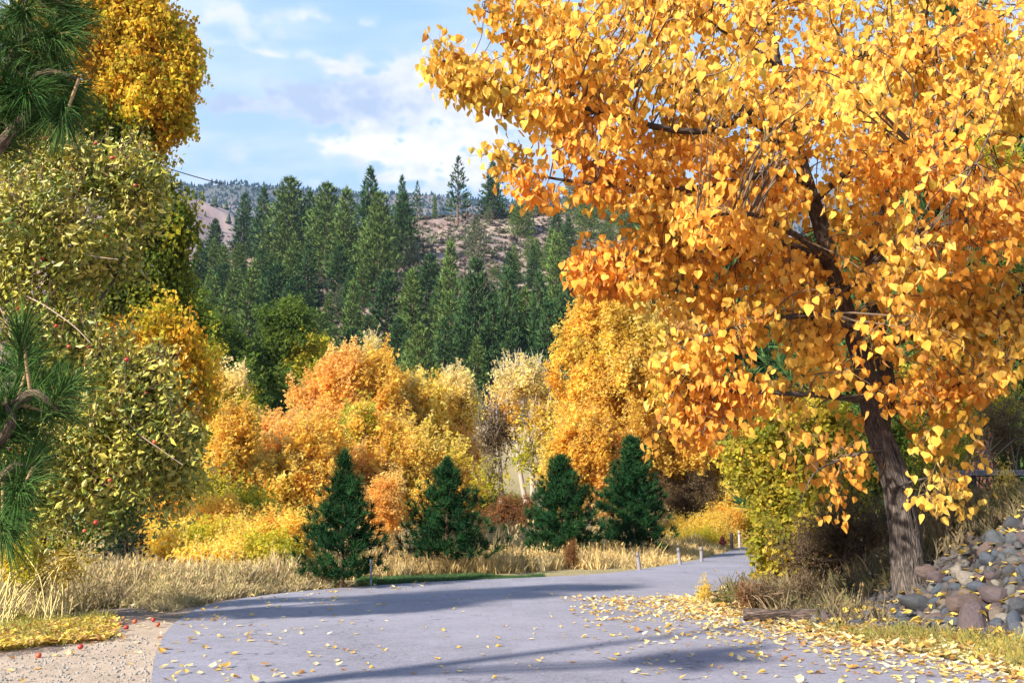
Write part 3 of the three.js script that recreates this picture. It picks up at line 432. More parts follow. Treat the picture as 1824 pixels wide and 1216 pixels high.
broadleaf({ name: 'cottonwood_tree', seed: 209, label: 'grey trunked thin tree with few leaves above the rust coloured bushes', base: foot(893, 40), pal: P2.brown, lobes: [[880, 790, 40, 30, 60, 30, P2.brown], [870, 850, 40, 30, 30, 16, P2.lime]], stems: [{ pts: [[895, 930, 40], [892, 850, 40], [884, 720, 40]], r: 0.13 }], bark: [0.30, 0.25, 0.23], twigCol: [0.3, 0.25, 0.22], size: 0.36, per: 4, spread: 0.35, whip: 3, whipLen: 1.0, twig: 0.02 });
broadleaf({ name: 'cottonwood_tree', seed: 210, label: 'large golden cottonwood behind the tip of the big foreground tree', base: foot(1120, 40), pal: P2.gold, lobes: [[1090, 560, 40, 52, 50, 46], [1120, 640, 40, 90, 70, 110, P2.yellow], [1060, 690, 40, 62, 50, 70], [1160, 710, 40, 90, 70, 100, P2.gold], [1080, 770, 40, 70, 50, 60], [1200, 620, 41, 80, 60, 60, P2.orange], [1040, 610, 40, 26, 44, 24], [1190, 790, 40, 70, 40, 40, P2.gold]], stems: [{ pts: [[1120, 960, 40], [1118, 800, 40], [1110, 650, 40], [1095, 530, 40]], r: 0.24 }], bark: greyBark, size: 0.58, per: 15, spread: 0.42, patch: 0.35, whip: 2, whipLen: 1.15, whipLeaves: 5, flat: 1.7, spread: 0.3 });
broadleaf({ name: 'cottonwood_tree', seed: 211, label: 'orange gold tree standing low behind the two right young pines', base: foot(1050, 36), pal: P2.gold, lobes: [[1045, 810, 36, 56, 44, 60], [1090, 850, 36, 50, 50, 40, P2.orange], [1010, 850, 36, 40, 50, 36, P2.yellow]], stems: [{ pts: [[1050, 970, 36], [1050, 880, 36], [1048, 800, 36]], r: 0.1 }], bark: greyBark, size: 0.5, per: 14, spread: 0.34, patch: 0.3, whip: 2, whipLen: 1.15, whipLeaves: 5, flat: 1.7, spread: 0.3 });
broadleaf({ name: 'cottonwood_tree', seed: 212, label: 'ochre tree with thin dark stems right of the right young pine', base: foot(1230, 42), pal: P2.gold, lobes: [[1210, 800, 42, 60, 44, 50, P2.orange], [1250, 830, 42, 54, 50, 40, P2.gold], [1300, 860, 42, 50, 60, 40, P2.yellow], [1180, 850, 42, 30, 40, 24, P2.gold]], stems: [{ pts: [[1225, 970, 42], [1222, 870, 42], [1215, 780, 42]], r: 0.09 }, { pts: [[1260, 970, 42], [1262, 870, 42], [1255, 790, 42]], r: 0.07 }], bark: [0.1, 0.08, 0.06], size: 0.44, per: 11, spread: 0.4, whip: 2, whipLen: 1.15, whipLeaves: 5, flat: 1.7, spread: 0.3 });
broadleaf({ name: 'aspen_tree', seed: 213, label: 'leafy yellow green tree in front of the pines, left of the big orange tree', base: foot(500, 62), pal: P2.lime, lobes: [[510, 590, 62, 40, 44, 44, P2.green], [540, 650, 62, 36, 50, 40, P2.lime], [480, 660, 62, 44, 56, 44, P2.green], [505, 740, 60, 44, 50, 36, P2.green]], stems: [{ pts: [[505, 900, 62], [505, 740, 62], [508, 580, 62]], r: 0.2 }], bark: greyBark, size: 0.75, per: 13, spread: 0.5 });
broadleaf({ name: 'aspen_tree', seed: 214, label: 'dull green leafy tree above the pale tree with white branches', base: foot(385, 60), pal: P2.green, lobes: [[380, 600, 60, 34, 40, 36, P2.green], [410, 660, 60, 50, 50, 50, P2.green], [350, 660, 58, 34, 60, 40, P2.lime], [440, 720, 58, 40, 50, 40, P2.green]], stems: [{ pts: [[390, 900, 60], [388, 740, 60], [384, 590, 60]], r: 0.2 }], bark: greyBark, size: 0.75, per: 13, spread: 0.5 });
broadleaf({ name: 'aspen_tree', seed: 215, label: 'pale tufted tree top poking up behind the big orange cottonwood', base: foot(660, 50), pal: P2.pale, lobes: [[662, 640, 50, 20, 26, 16]], stems: [{ pts: [[660, 940, 50], [660, 760, 50], [662, 620, 50]], r: 0.12 }], bark: paleBark, twigCol: [0.6, 0.54, 0.44], size: 0.4, per: 6, spread: 0.3, whip: 3, whipLen: 1.0, twig: 0.02 });
broadleaf({ name: 'sapling', seed: 216, label: 'slender sapling with thin trunk and sparse orange leaves between two young pines', base: foot(686, 21.5), pal: P2.orange, lobes: [[684, 915, 21.5, 32, 36, 26, P2.orange], [690, 870, 21.5, 20, 26, 12, P2.orange]], stems: [{ pts: [[686, 1036, 21.5], [685, 960, 21.5], [684, 880, 21.5]], r: 0.035 }], bark: [0.12, 0.09, 0.07], size: 0.26, per: 9, spread: 0.2, leaf: 'fine', twig: 0.006 });
// shrubs
const shrub = (o) => broadleaf({ name: 'shrub', category: 'shrub', stemName: 'stem', size: 0.34, per: 12, spread: 0.24, leaf: 'fine', twig: 0.007, ...o });
shrub({ seed: 301, label: 'low yellow green shrub bed behind the dry grass at left', base: foot(420, 20.5), lobes: [[350, 988, 20.5, 60, 30, 60, P2.lime], [430, 985, 20.5, 66, 36, 70, P2.yellow], [505, 975, 20.5, 50, 46, 60, P2.gold], [305, 985, 20, 34, 34, 34, P2.yellow], [400, 945, 22, 70, 44, 60, P2.gold], [480, 1000, 19.6, 50, 24, 40, P2.lime], [380, 1006, 19.4, 70, 20, 40, P2.yellow]], nstems: 12, foot: 3, patch: 0.15 });
shrub({ seed: 302, label: 'dark olive shrub low against the yellow trees beside the left young pine', base: foot(500, 27), lobes: [[500, 955, 27, 48, 40, 44, P2.green], [470, 930, 27.5, 36, 34, 20, P2.lime]], nstems: 7, foot: 1 });
shrub({ seed: 303, label: 'rust red bush between the second and third young pines', base: foot(890, 34), lobes: [[880, 940, 34, 40, 34, 44, P2.rust], [930, 930, 34, 36, 36, 36, P2.rust], [900, 965, 33, 50, 24, 30, P2.brown]], nstems: 12, foot: 1.5, bark: [0.2, 0.1, 0.06], whip: 2, whipLen: 0.5 });
shrub({ seed: 304, label: 'brown twiggy bush under the ochre tree at the right of the pines', base: foot(1220, 40), lobes: [[1205, 895, 40, 44, 44, 36, P2.brown], [1255, 900, 40, 50, 44, 36, P2.brown], [1230, 870, 40, 50, 34, 24, P2.brown]], nstems: 14, foot: 2, bark: [0.2, 0.15, 0.11], whip: 2, whipLen: 0.9, per: 7 });
shrub({ seed: 305, label: 'bright yellow willow bush above the dry roadside grass', base: foot(1230, 37), lobes: [[1215, 950, 37, 44, 26, 50, P2.yellow], [1265, 945, 37, 40, 30, 44, P2.yellow], [1240, 965, 36, 50, 20, 30, P2.lime]], nstems: 12, foot: 1.5, leaf: 'narrow' });
shrub({ seed: 306, label: 'gold and olive bush behind the red hydrant', base: foot(1320, 40), lobes: [[1310, 905, 40, 40, 44, 50, P2.yellow], [1340, 930, 40, 36, 36, 40, P2.lime], [1290, 930, 39, 30, 30, 30, P2.gold]], nstems: 10, foot: 1.5 });
shrub({ seed: 307, label: 'small dark bush at the foot of the grey thin tree', base: foot(870, 46), lobes: [[865, 900, 46, 30, 20, 24, P2.green], [915, 900, 46, 24, 18, 18, P2.lime]], nstems: 6, foot: 1 });
broadleaf({ name: 'shrub', category: 'shrub', stemName: 'stem', seed: 308, label: 'small dried brown sapling in front of the third young pine', base: foot(1018, 23.6), pal: P2.brown, lobes: [[1018, 985, 23.6, 10, 24, 22, P2.rust]], nstems: 4, foot: 0.1, size: 0.14, per: 7, spread: 0.1, leaf: 'fine', twig: 0.005, bark: [0.16, 0.11, 0.08] });

// ------------------------------------------------------------------ the four young pines by the road
function youngPine(px, py, top, seed, profile, maxR, label, extra = {}) {
  const p = gnd(px, py); p.y = H(p.x, p.z) - 0.02; const h = at(px, top, -p.z).y - p.y, t = thing('young_pine', label, 'tree', p);
  const g = conifer({ seed, h, r0: 0.05, u0: 0.06, levels: 15, branches: 8, profile: prof(profile.map(([u, R]) => [u, R * 1.12])), maxR: maxR * 1.12, rise: [0.1, 1.2], sag: 0.1, step: 0.062, in0: 0.3, len: 0.078, wid: 0.0065, needles: 34, spread: 2.2, up: 0.8, pal: [[0.014, 0.060, 0.018], [0.021, 0.072, 0.02], [0.010, 0.046, 0.015]], ...extra });
  part('trunk', g.trunk, twigMat, t); part('crown', g.crown, needleMat, t); return t;
}
youngPine(608, 1046, 812, 51, [[0, 0.26], [0.15, 0.35], [0.4, 0.29], [0.62, 0.18], [0.8, 0.09], [0.92, 0.04], [1, 0.01]], 0.35, 'sparse young pine with candle tip, leftmost of the dark roadside pines', { levels: 16, branches: 8, len: 0.08, in0: 0.3 });
youngPine(795, 1022, 822, 52, [[0, 0.4], [0.15, 0.45], [0.4, 0.36], [0.65, 0.23], [0.85, 0.1], [1, 0.02]], 0.45, 'wide young pine with bare short trunk, second from left of the dark roadside pines', { u0: 0.1 });
youngPine(1002, 1004, 822, 53, [[0, 0.3], [0.2, 0.36], [0.5, 0.31], [0.75, 0.2], [0.9, 0.12], [1, 0.05]], 0.36, 'dense blunt topped young pine, third of the dark roadside pines', { levels: 17, branches: 9, seed: 531 });
youngPine(1130, 996, 785, 54, [[0, 0.24], [0.2, 0.28], [0.45, 0.26], [0.7, 0.18], [0.88, 0.09], [1, 0.03]], 0.28, 'dense cone shaped young pine nearest to the fence posts', { levels: 20, branches: 10, len: 0.066 });

// ------------------------------------------------------------------ left side: poplar, apple tree, spruce, near pine
broadleaf({ name: 'poplar_tree', seed: 401, label: 'tall yellow and orange poplar rising out of the top left, behind the apple tree', base: foot(215, 21), pal: PAL.poplar,
  lobes: [[215, -40, 21, 78, 90, 80], [190, 60, 21, 90, 80, 100], [245, 95, 21, 80, 90, 120], [292, 120, 21, 44, 70, 60], [262, 185, 21, 62, 50, 60], [300, 170, 21, 30, 40, 22], [326, 105, 21, 18, 34, 10], [318, 150, 21, 16, 20, 6], [304, 214, 21, 20, 12, 8], [280, 262, 21, 26, 14, 6], [120, 30, 21, 90, 110, 90], [200, 200, 21, 100, 70, 80], [240, 248, 21, 50, 26, 22, PAL.poplarDark], [150, 280, 21, 90, 80, 60, PAL.poplarDark], [235, 330, 21, 50, 50, 40, PAL.poplarDark], [262, 420, 21, 62, 90, 90, PAL.poplarDark], [285, 500, 21, 46, 70, 60, PAL.poplarDark], [200, 520, 21, 90, 80, 70, PAL.poplarDark], [262, 620, 20.5, 76, 56, 80], [312, 690, 20.5, 42, 60, 54], [215, 720, 20.5, 100, 60, 70, PAL.poplarDark], [298, 580, 21, 40, 50, 36, PAL.poplarDark], [60, 300, 21, 80, 100, 40, PAL.poplarDark]],
  stems: [{ pts: [[215, 1000, 21], [212, 700, 21], [214, 350, 21], [220, 0, 21], [222, -120, 21]], r: 0.14, end: 0.25 }], bark: [0.09, 0.075, 0.06], size: 0.36, per: 13, spread: 0.3, flat: 1.3, leaf: 'poplar', patch: 0.15, fineness: 0.58, whip: 2, whipLen: 0.6, whipLeaves: 3, loose: 0.8 });
broadleaf({ name: 'aspen_tree', seed: 402, label: 'green and gold leafy tree edge beyond the apple tree, against the dark pines', base: foot(330, 26), pal: PAL.lime, lobes: [[335, 590, 26, 22, 60, 36, PAL.green], [345, 690, 26, 24, 50, 40, PAL.gold], [320, 780, 26, 40, 50, 40, PAL.lime], [300, 870, 26, 50, 60, 50, PAL.lime], [290, 940, 24, 36, 40, 30, PAL.gold]], stems: [{ pts: [[318, 1010, 26], [322, 800, 26], [334, 560, 26]], r: 0.08 }], bark: [0.1, 0.08, 0.06], size: 0.36, per: 12, spread: 0.32 });
const apple = broadleaf({ name: 'apple_tree', seed: 403, label: 'apple tree with arching branches, small yellow green leaves and red apples', base: foot(70, 13.4), pal: PAL.apple,
  lobes: [[60, 300, 12.2, 90, 60, 70], [170, 310, 12.2, 100, 56, 80], [235, 350, 12.4, 60, 56, 50], [90, 400, 11.6, 120, 80, 100], [30, 480, 11.8, 70, 100, 70], [160, 480, 12.8, 90, 50, 40], [70, 580, 11.8, 90, 80, 80], [150, 640, 11.8, 90, 60, 70], [230, 690, 11.8, 80, 60, 70], [190, 780, 11.8, 100, 60, 80], [270, 800, 11.8, 60, 44, 50], [90, 820, 11.8, 90, 70, 80], [190, 862, 11.9, 90, 40, 50], [300, 850, 12.4, 40, 60, 40], [140, 925, 13.4, 70, 44, 44, PAL.green], [230, 905, 14, 60, 40, 30, PAL.green], [255, 760, 12, 60, 60, 40], [50, 905, 12, 70, 44, 44], [-60, 500, 12, 80, 200, 90]],
  stems: [{ pts: [[70, 1062, 13.4], [74, 900, 13.2], [78, 700, 12.8], [100, 500, 12.4], [130, 320, 12.3]], r: 0.075 }, { pts: [[92, 900, 12.4], [40, 640, 12.2], [20, 420, 12.1]], r: 0.08 }, { pts: [[84, 720, 12.4], [160, 560, 12.2], [200, 500, 12.6], [225, 440, 12.7]], r: 0.03 }],
  bark: [0.09, 0.065, 0.055], twigCol: [0.34, 0.22, 0.17], size: 0.25, per: 9, spread: 0.2, leaf: 'apple', twig: 0.008, mat: waxyLeafMat, fineness: 1, flat: 0.9, loose: 0.62, whip: 2, whipLen: 0.45 });
{ // long arching shoots of the apple tree, and its apples
  const g = new Geo(), b = apple.position, col = [0.42, 0.30, 0.24];
  for (const pts of [[[48, 528, 11.4], [80, 545, 11.2], [130, 580, 11.1], [160, 610, 11]], [[215, 740, 11.5], [250, 775, 11.4], [285, 800, 11.4], [325, 828, 11.4]], [[0, 548, 11.2], [12, 580, 11.2], [25, 620, 11.2]], [[120, 440, 11.5], [160, 455, 11.4], [210, 462, 11.3]], [[15, 360, 11.6], [60, 380, 11.5], [120, 370, 11.4]]]) { const q = curve(pts.map(([x, y, d]) => at(x, y, d).sub(b)), 14); g.tube(q, q.map((_, i) => lerp(0.010, 0.004, i / 14)), 6, col); }
  part('shoots', g.build(), twigMat, apple, 'stuff');
  const r = rng(61), prof2 = []; for (let k = 0; k <= 10; k++) { const a = (k / 10) * Math.PI; prof2.push(new THREE.Vector2(Math.max(0.0005, Math.sin(a) * (1 + 0.08 * Math.cos(a))), -Math.cos(a) * 0.9 - (k === 10 ? 0.22 : k === 9 ? 0.06 : 0))); }
  const ag = new THREE.LatheGeometry(prof2, 12), am = [std({ color: C(0.42, 0.03, 0.025), roughness: 0.4 }), std({ color: C(0.5, 0.10, 0.04), roughness: 0.4 })];
  const spots = [[27, 605], [122, 617], [150, 650], [157, 618], [258, 700], [275, 787], [195, 855], [18, 800], [30, 804], [40, 780], [150, 945], [78, 246], [60, 570], [100, 580], [95, 690], [170, 930], [240, 330], [75, 460], [30, 550], [105, 340], [130, 300], [50, 430], [190, 420], [225, 640], [170, 255], [200, 281]];
  for (const [x, y] of spots) { const m = part('apple', ag, am[Math.floor(r() * 2)], apple); m.scale.setScalar(0.022 + r() * 0.006); m.position.copy(at(x, y, 11.15 + r() * 0.4)).sub(b); m.rotation.set(r() * 0.6, r() * 6, r() * 0.6); }
  // fallen apples
  const fallen = [[142, 1160, 'fallen red apple in the yellow leaf bed, farther left'], [190, 1128, 'fallen orange apple at the far right end of the leaf bed'], [212, 1120, 'dark red fallen apple, left of the group on the gravel'], [224, 1124, 'red fallen apple in the middle of the group on the gravel'], [239, 1113, 'red fallen apple touching a yellow leaf at the gravel edge'], [272, 1110, 'dark red fallen apple farthest from the camera near the asphalt'], [280, 1119, 'dark red fallen apple nearest to the asphalt edge'], [67, 1173, 'red fallen apple low in the leaf bed near the gravel'], [95, 1135, 'small red fallen apple half hidden among the yellow leaves']];
  const sg = new Geo(); sg.tube([V(0, 0.75, 0), V(0.05, 1.1, 0), V(0.15, 1.35, 0)], [0.05, 0.045, 0.06], 5, [0.12, 0.08, 0.05]); const stalk = sg.build();
  for (const [x, y, label] of fallen) { const p = gnd(x, y); p.y = H(p.x, p.z) + 0.045; const t = thing('fallen_apple', label, 'apple', p); part('flesh', ag, am[y % 2], t); part('stalk', stalk, twigMat, t); t.scale.setScalar(0.029); t.rotation.set(r() * 1.5, r() * 6, r() * 1.5); }
}
{ // dark spruce under the apple tree
  const p = foot(225, 19), t = thing('spruce_tree', 'small blue green spruce in shade under the apple tree', 'tree', p), h = at(225, 872, 19).y - p.y;
  const g = conifer({ seed: 66, h, r0: 0.035, u0: 0.03, levels: 22, branches: 10, profile: prof([[0, 0.34], [0.3, 0.28], [0.6, 0.2], [0.85, 0.09], [1, 0.01]]), maxR: 0.34, rise: [-0.1, 0.6], sag: 0.7, step: 0.05, in0: 0.25, len: 0.055, wid: 0.006, needles: 20, up: 0.2, pal: [[0.03, 0.06, 0.04], [0.045, 0.08, 0.06]] });
  part('trunk', g.trunk, twigMat, t); part('crown', g.crown, needleMat, t);
}
shrub({ seed: 404, label: 'clump of thin yellow suckers at the foot of the apple tree', base: foot(62, 12.9), lobes: [[60, 985, 12.9, 62, 26, 44, PAL.lime], [112, 1000, 12.9, 24, 20, 14, PAL.yellow], [20, 990, 12.9, 30, 26, 20, PAL.yellow]], nstems: 70, foot: 1.1, bark: [0.6, 0.5, 0.22], stemR: 0.008, size: 0.2, per: 5, spread: 0.14, leaf: 'narrow', loose: 0.5, fineness: 1 });
{ // long needled pine at the left, trunk outside the frame
  const t = thing('pine_tree', 'long needled pine whose near branches reach in from the left edge', 'tree', foot(-420, 6)), b = t.position, r = rng(71);
  const wood = new Geo(), tp = [V(0, -0.1, 0), V(0.05, 2, 0), V(0, 4.5, 0.05), V(0.05, 7.5, 0)]; wood.tube(curve(tp, 24), Array.from({ length: 25 }, (_, i) => lerp(0.2, 0.05, i / 24)), 14, [0.2, 0.13, 0.09], (k, s) => 1 + 0.06 * n3(k * 0.7, s * 1.3, 2));
  part('trunk', wood.build(), barkMat, t);
  const limbs = [
    { pts: [[-420, 520, 6], [-180, 300, 5.8], [-20, 160, 5.6], [40, 60, 5.5], [45, -40, 5.5]], tufts: [[70, -10], [130, 15], [20, 85], [60, 60], [110, 60], [45, 20], [125, 45], [45, 110], [0, 60], [95, 90], [70, 150], [20, 30]] },
    { pts: [[-420, 560, 6], [-150, 360, 5.8], [0, 210, 5.6], [80, 130, 5.5], [140, 140, 5.5]], tufts: [[100, 130], [50, 165], [85, 185], [120, 190], [10, 160], [80, 125], [135, 160], [60, 205], [110, 215], [20, 190], [0, 140], [35, 160]] },
    { pts: [[-420, 600, 6], [-150, 420, 5.8], [-10, 270, 5.6], [45, 205, 5.5], [60, 190, 5.5]], tufts: [[25, 190], [-5, 200], [40, 215], [0, 230], [15, 250], [-20, 200], [-40, 100]] },
    { pts: [[-420, 900, 6], [-150, 780, 5.8], [0, 740, 5.5], [60, 700, 5.4], [105, 730, 5.4]], tufts: [[50, 640], [85, 680], [105, 730], [15, 720], [60, 700], [120, 690], [40, 590]] },
    { pts: [[-420, 1000, 6], [-160, 860, 5.8], [-20, 800, 5.5], [20, 750, 5.4], [10, 720, 5.4]], tufts: [[10, 720], [40, 770], [-10, 780], [-30, 700], [0, 660]] },
    { pts: [[-420, 1060, 6], [-160, 930, 5.8], [-20, 870, 5.6], [30, 830, 5.5], [60, 830, 5.5]], tufts: [[30, 835], [60, 815], [0, 850], [-10, 900], [15, 920], [5, 950], [30, 880]] },
  ];
  const needles = new Geo(), twig = new Geo(), stems = new Geo();
  for (const L of limbs) {
    const q = curve(L.pts.map(([x, y, d]) => at(x, y, d).sub(b)), 18); stems.tube(q, q.map((_, i) => lerp(0.06, 0.013, i / 18)), 8, [0.24, 0.17, 0.11], (k, s) => 1 + 0.15 * n3(k, s, 5));
    for (const [x, y] of L.tufts) {
      const p = at(x, y, 5.3 + r() * 0.6).sub(b); let near = q[9], nd = 9; for (const k of q.slice(6)) { const dd = k.distanceTo(p); if (dd < nd) { nd = dd; near = k; } }
      let dir = p.clone().sub(near); if (dir.length() < 0.05) dir = V(0.5, 0.3, 0.2); dir.normalize().add(V(0.25, 0.25, 0)).normalize();
      twig.tube([near, near.clone().lerp(p, 0.6).add(V(0, -0.02, 0)), p], [0.011, 0.009, 0.008], 6, [0.34, 0.22, 0.10]);
      for (let k = 0; k < 5; k++) tuft(needles, p.clone().addScaledVector(dir, -0.035 * k), dir, 0.27, 0.0048, 52, 1.6 + 0.16 * k, [0.045 + r() * 0.02, 0.10 + r() * 0.035, 0.026], r, 0.16);
      for (let k = 0; k < 1; k++) { const e = p.clone().addScaledVector(dir, 0.06); twig.tube([p, e], [0.012, 0.004], 5, [0.5, 0.38, 0.16]); }
    }
  }
  part('branch', stems.build(), barkMat, t); part('twigs', twig.build(), twigMat, t, 'stuff'); part('needles', needles.build(), needleMat, t, 'stuff');
}

// ------------------------------------------------------------------ the big golden cottonwood at the right
let mainTree;
{
  const BASE = at(1614, 1062, 12.6), t = mainTree = thing('cottonwood_tree', 'big golden cottonwood with furrowed leaning trunk, filling the right of the picture', 'tree', BASE), rel = (p) => p.clone().sub(BASE), r = rng(500);
  const skel = [], wood = new Geo(), limbG = new Geo(), bark = [0.155, 0.125, 0.112];
  const addTube = (g, list, sides, seg, rough, col = bark) => { const pts = curve(list.map(([x, y, d]) => rel(at(x, y, d))), seg), n = list.length - 1, rad = pts.map((_, i) => { if (sides > 20) { const f = (i / seg) * n, k = Math.min(n - 1, Math.floor(f)); return 0.8 * lerp(list[k][3], list[k + 1][3], f - k); } const f = (i / seg) * n, k = Math.min(n - 1, Math.floor(f)); return lerp(list[k][3], list[k + 1][3], f - k); }); pts.forEach((p, i) => skel.push([p, rad[i]])); g.tube(pts, rad, sides, col, rough); };
  const furrow = (k, s, w, len) => 1 + 0.05 * Math.sin(w * 9 + 2.2 * n3(len * 1.2, w, 1)) + 0.05 * n3(Math.cos(w) * 3, len * 2.5, Math.sin(w) * 3);
  addTube(wood, [[1632, 1075, 12.6, 0.33], [1624, 1045, 12.6, 0.285], [1617, 990, 12.6, 0.25], [1608, 920, 12.6, 0.23], [1594, 850, 12.6, 0.215], [1563, 760, 12.6, 0.195], [1543, 670, 12.6, 0.165], [1522, 600, 12.6, 0.15], [1495, 520, 12.6, 0.14], [1479, 465, 12.6, 0.135], [1456, 380, 12.6, 0.125], [1436, 320, 12.6, 0.115], [1412, 230, 12.6, 0.09], [1388, 120, 12.7, 0.07], [1362, 0, 12.8, 0.05], [1350, -120, 12.9, 0.03]], 28, 110, furrow);
  part('trunk', wood.build(true), barkMat, t);
  const limbs = [
    [[1566, 760, 12.6, 0.13], [1580, 690, 12.8, 0.11], [1566, 600, 13, 0.1], [1552, 500, 13.2, 0.09], [1565, 380, 13.3, 0.075], [1600, 250, 13.3, 0.06], [1640, 100, 13.3, 0.045], [1660, -80, 13.3, 0.03]],
    [[1425, 270, 12.6, 0.07], [1405, 172, 12.2, 0.06], [1345, 200, 12, 0.055], [1225, 152, 11.8, 0.04], [1105, 128, 11.6, 0.028], [980, 70, 11.5, 0.018], [862, 18, 11.4, 0.008]],
    [[1432, 305, 12.6, 0.07], [1340, 215, 12.0, 0.05], [1240, 235, 11.6, 0.045], [1090, 207, 11.3, 0.036], [980, 170, 11.1, 0.026], [880, 150, 11, 0.016], [782, 105, 10.9, 0.007]],
    [[1438, 325, 12.5, 0.06], [1360, 312, 12, 0.05], [1250, 335, 11.6, 0.035], [1100, 330, 11.3, 0.025], [960, 312, 11.2, 0.016], [880, 278, 11.2, 0.007]],
    [[1480, 470, 12.6, 0.055], [1390, 432, 12.2, 0.045], [1260, 445, 11.8, 0.03], [1130, 450, 11.6, 0.02], [1035, 480, 11.5, 0.008]],
    [[1515, 585, 12.5, 0.05], [1440, 562, 12, 0.04], [1330, 580, 11.6, 0.028], [1210, 610, 11.4, 0.014]],
    [[1547, 714, 12.4, 0.045], [1462, 704, 12, 0.036], [1360, 699, 11.7, 0.026], [1260, 690, 11.5, 0.015], [1190, 655, 11.4, 0.008]],
    [[1532, 640, 12.6, 0.06], [1620, 600, 12.6, 0.045], [1740, 560, 12.6, 0.032], [1900, 530, 12.6, 0.015]],
    [[1500, 530, 12.6, 0.06], [1600, 430, 12.4, 0.045], [1720, 392, 12.2, 0.032], [1900, 360, 12, 0.015]],
    [[1602, 250, 13.3, 0.06], [1700, 180, 12.8, 0.045], [1830, 118, 12.3, 0.03], [1930, 90, 12, 0.015]],
    [[1562, 745, 12.6, 0.04], [1640, 718, 12.3, 0.03], [1720, 680, 12, 0.02], [1790, 650, 11.8, 0.008]],
    [[1405, 205, 12.6, 0.055], [1480, 112, 12.2, 0.045], [1570, 92, 11.8, 0.035], [1700, 70, 11.5, 0.02], [1800, 20, 11.3, 0.01]],
    [[1390, 125, 12.7, 0.055], [1300, 60, 12.4, 0.04], [1200, 0, 12.2, 0.026], [1090, -60, 12, 0.012]],
    [[1480, 465, 12.6, 0.05], [1420, 420, 11.6, 0.04], [1330, 380, 10.8, 0.026], [1240, 390, 10.3, 0.012]],
    [[1450, 360, 12.6, 0.05], [1520, 300, 11.5, 0.04], [1620, 270, 10.7, 0.028], [1740, 290, 10.2, 0.012]],
    [[1578, 800, 12.5, 0.02], [1510, 815, 12, 0.014], [1450, 845, 11.7, 0.009], [1425, 900, 11.6, 0.005]],
    [[1588, 870, 12.5, 0.016], [1650, 852, 12.1, 0.011], [1720, 855, 11.9, 0.006]],
    [[1420, 240, 12.7, 0.05], [1480, 200, 13.6, 0.04], [1580, 160, 14.4, 0.025], [1700, 200, 14.8, 0.012]],
  ];
  for (const L of limbs) addTube(limbG, L, 8, 26, (k, s) => 1 + 0.08 * n3(k * 0.8, s * 1.1, 7));
  part('limbs', limbG.build(), barkMat, t);
  const poly = [[850, -140], [852, 25], [905, 62], [885, 92], [800, 84], [766, 92], [772, 128], [800, 150], [818, 185], [875, 200], [905, 180], [945, 212], [918, 232], [925, 268], [864, 264], [884, 312], [938, 352], [1000, 335], [1082, 352], [1112, 398], [1150, 432], [1060, 448], [1024, 466], [1040, 508], [1110, 516], [1160, 562], [1300, 575], [1380, 592], [1300, 640], [1195, 640], [1180, 690], [1215, 752], [1280, 775], [1350, 800], [1410, 830], [1428, 900], [1465, 952], [1505, 955], [1545, 900], [1600, 868], [1655, 905], [1735, 885], [1748, 800], [1724, 715], [1790, 640], [1930, 625], [2060, 480], [2060, -140]];
  const gaps = [[1320, 640, 90, 45, 0.85], [1205, 580, 60, 18, 0.7], [1290, 460, 30, 12, 0.6], [1690, 90, 34, 26, 0.9], [1760, 270, 40, 30, 0.9], [1270, 105, 20, 16, 0.9], [1170, 180, 24, 14, 0.8], [1440, 320, 26, 30, 0.96], [1500, 520, 26, 44, 0.9], [1530, 590, 22, 20, 0.9], [1545, 690, 30, 34, 0.9], [1595, 850, 40, 110, 0.93], [1360, 720, 60, 20, 0.6], [1780, 560, 50, 40, 0.5], [1660, 420, 40, 20, 0.7], [1055, 225, 40, 9, 0.8], [960, 225, 24, 12, 0.8], [1640, 770, 50, 30, 0.5], [1480, 760, 60, 40, 0.4]];
  const twigs = new Geo(), leaves = [];
  const edgeLine = [...poly, poly[0]];
  let made = 0;
  const tipSpots = []; for (const L of limbs.slice(1, 15)) { const n = L.length - 1; for (let k = 0; k < 15; k++) { const f = (0.45 + 0.6 * r()) * n, i = Math.min(n - 1, Math.floor(f)), g = Math.min(1.1, f - i), a = L[i], b = L[i + 1]; tipSpots.push([lerp(a[0], b[0], g) + (r() - 0.5) * 46, lerp(a[1], b[1], g) + (r() - 0.4) * 50, lerp(a[2], b[2], g)]); } }
  for (let k = 0; k < 34; k++) tipSpots.push([1165 + r() * 150, 600 + r() * 175, 11.4 + r() * 0.5]);
  for (let k = 0; k < 40; k++) { const f = r(); tipSpots.push([lerp(775, 900, f), lerp(112, 150, f) + (r() - 0.5) * lerp(40, 90, f), 10.8 + r() * 0.5]); }
  for (let k = 0; k < 26; k++) { const f = r(); tipSpots.push([lerp(1030, 1150, f), lerp(480, 480, f) + (r() - 0.5) * 60, 11.4 + r() * 0.4]); }
  for (let tries = 0; tries < 90000 && made < 1620; tries++) {
    let px = 760 + r() * 1300, py = -140 + r() * 1120; const spot = tipSpots.pop(); if (spot) [px, py] = spot; else if (!inside(poly, px, py)) continue;
    let keep = 1; for (const [gx, gy, rx, ry, k] of gaps) { const q = Math.hypot((px - gx) / rx, (py - gy) / ry); if (q < 1.15) keep *= 1 - k; }
    keep *= py > 640 ? lerp(0.85, 0.42, ss(640, 800, py)) : 1; if (px > 1830 || py < -20) keep *= 0.45;
    if (!spot && r() > keep) continue;
    const edge = distPoly(edgeLine, px, py); if (edge < 7 && !spot) continue;
    const thick = 0.5 + Math.min(edge, 260) / 260 * 2.7, dc = lerp(11.2, 12.4, ss(850, 1400, px)); let d = spot ? spot[2] : dc + (r() + r() - 1) * thick; if (px > 1545 && px < 1660 && py > 770 && d > 12) d = 11.3; const p = rel(at(px, py, d));
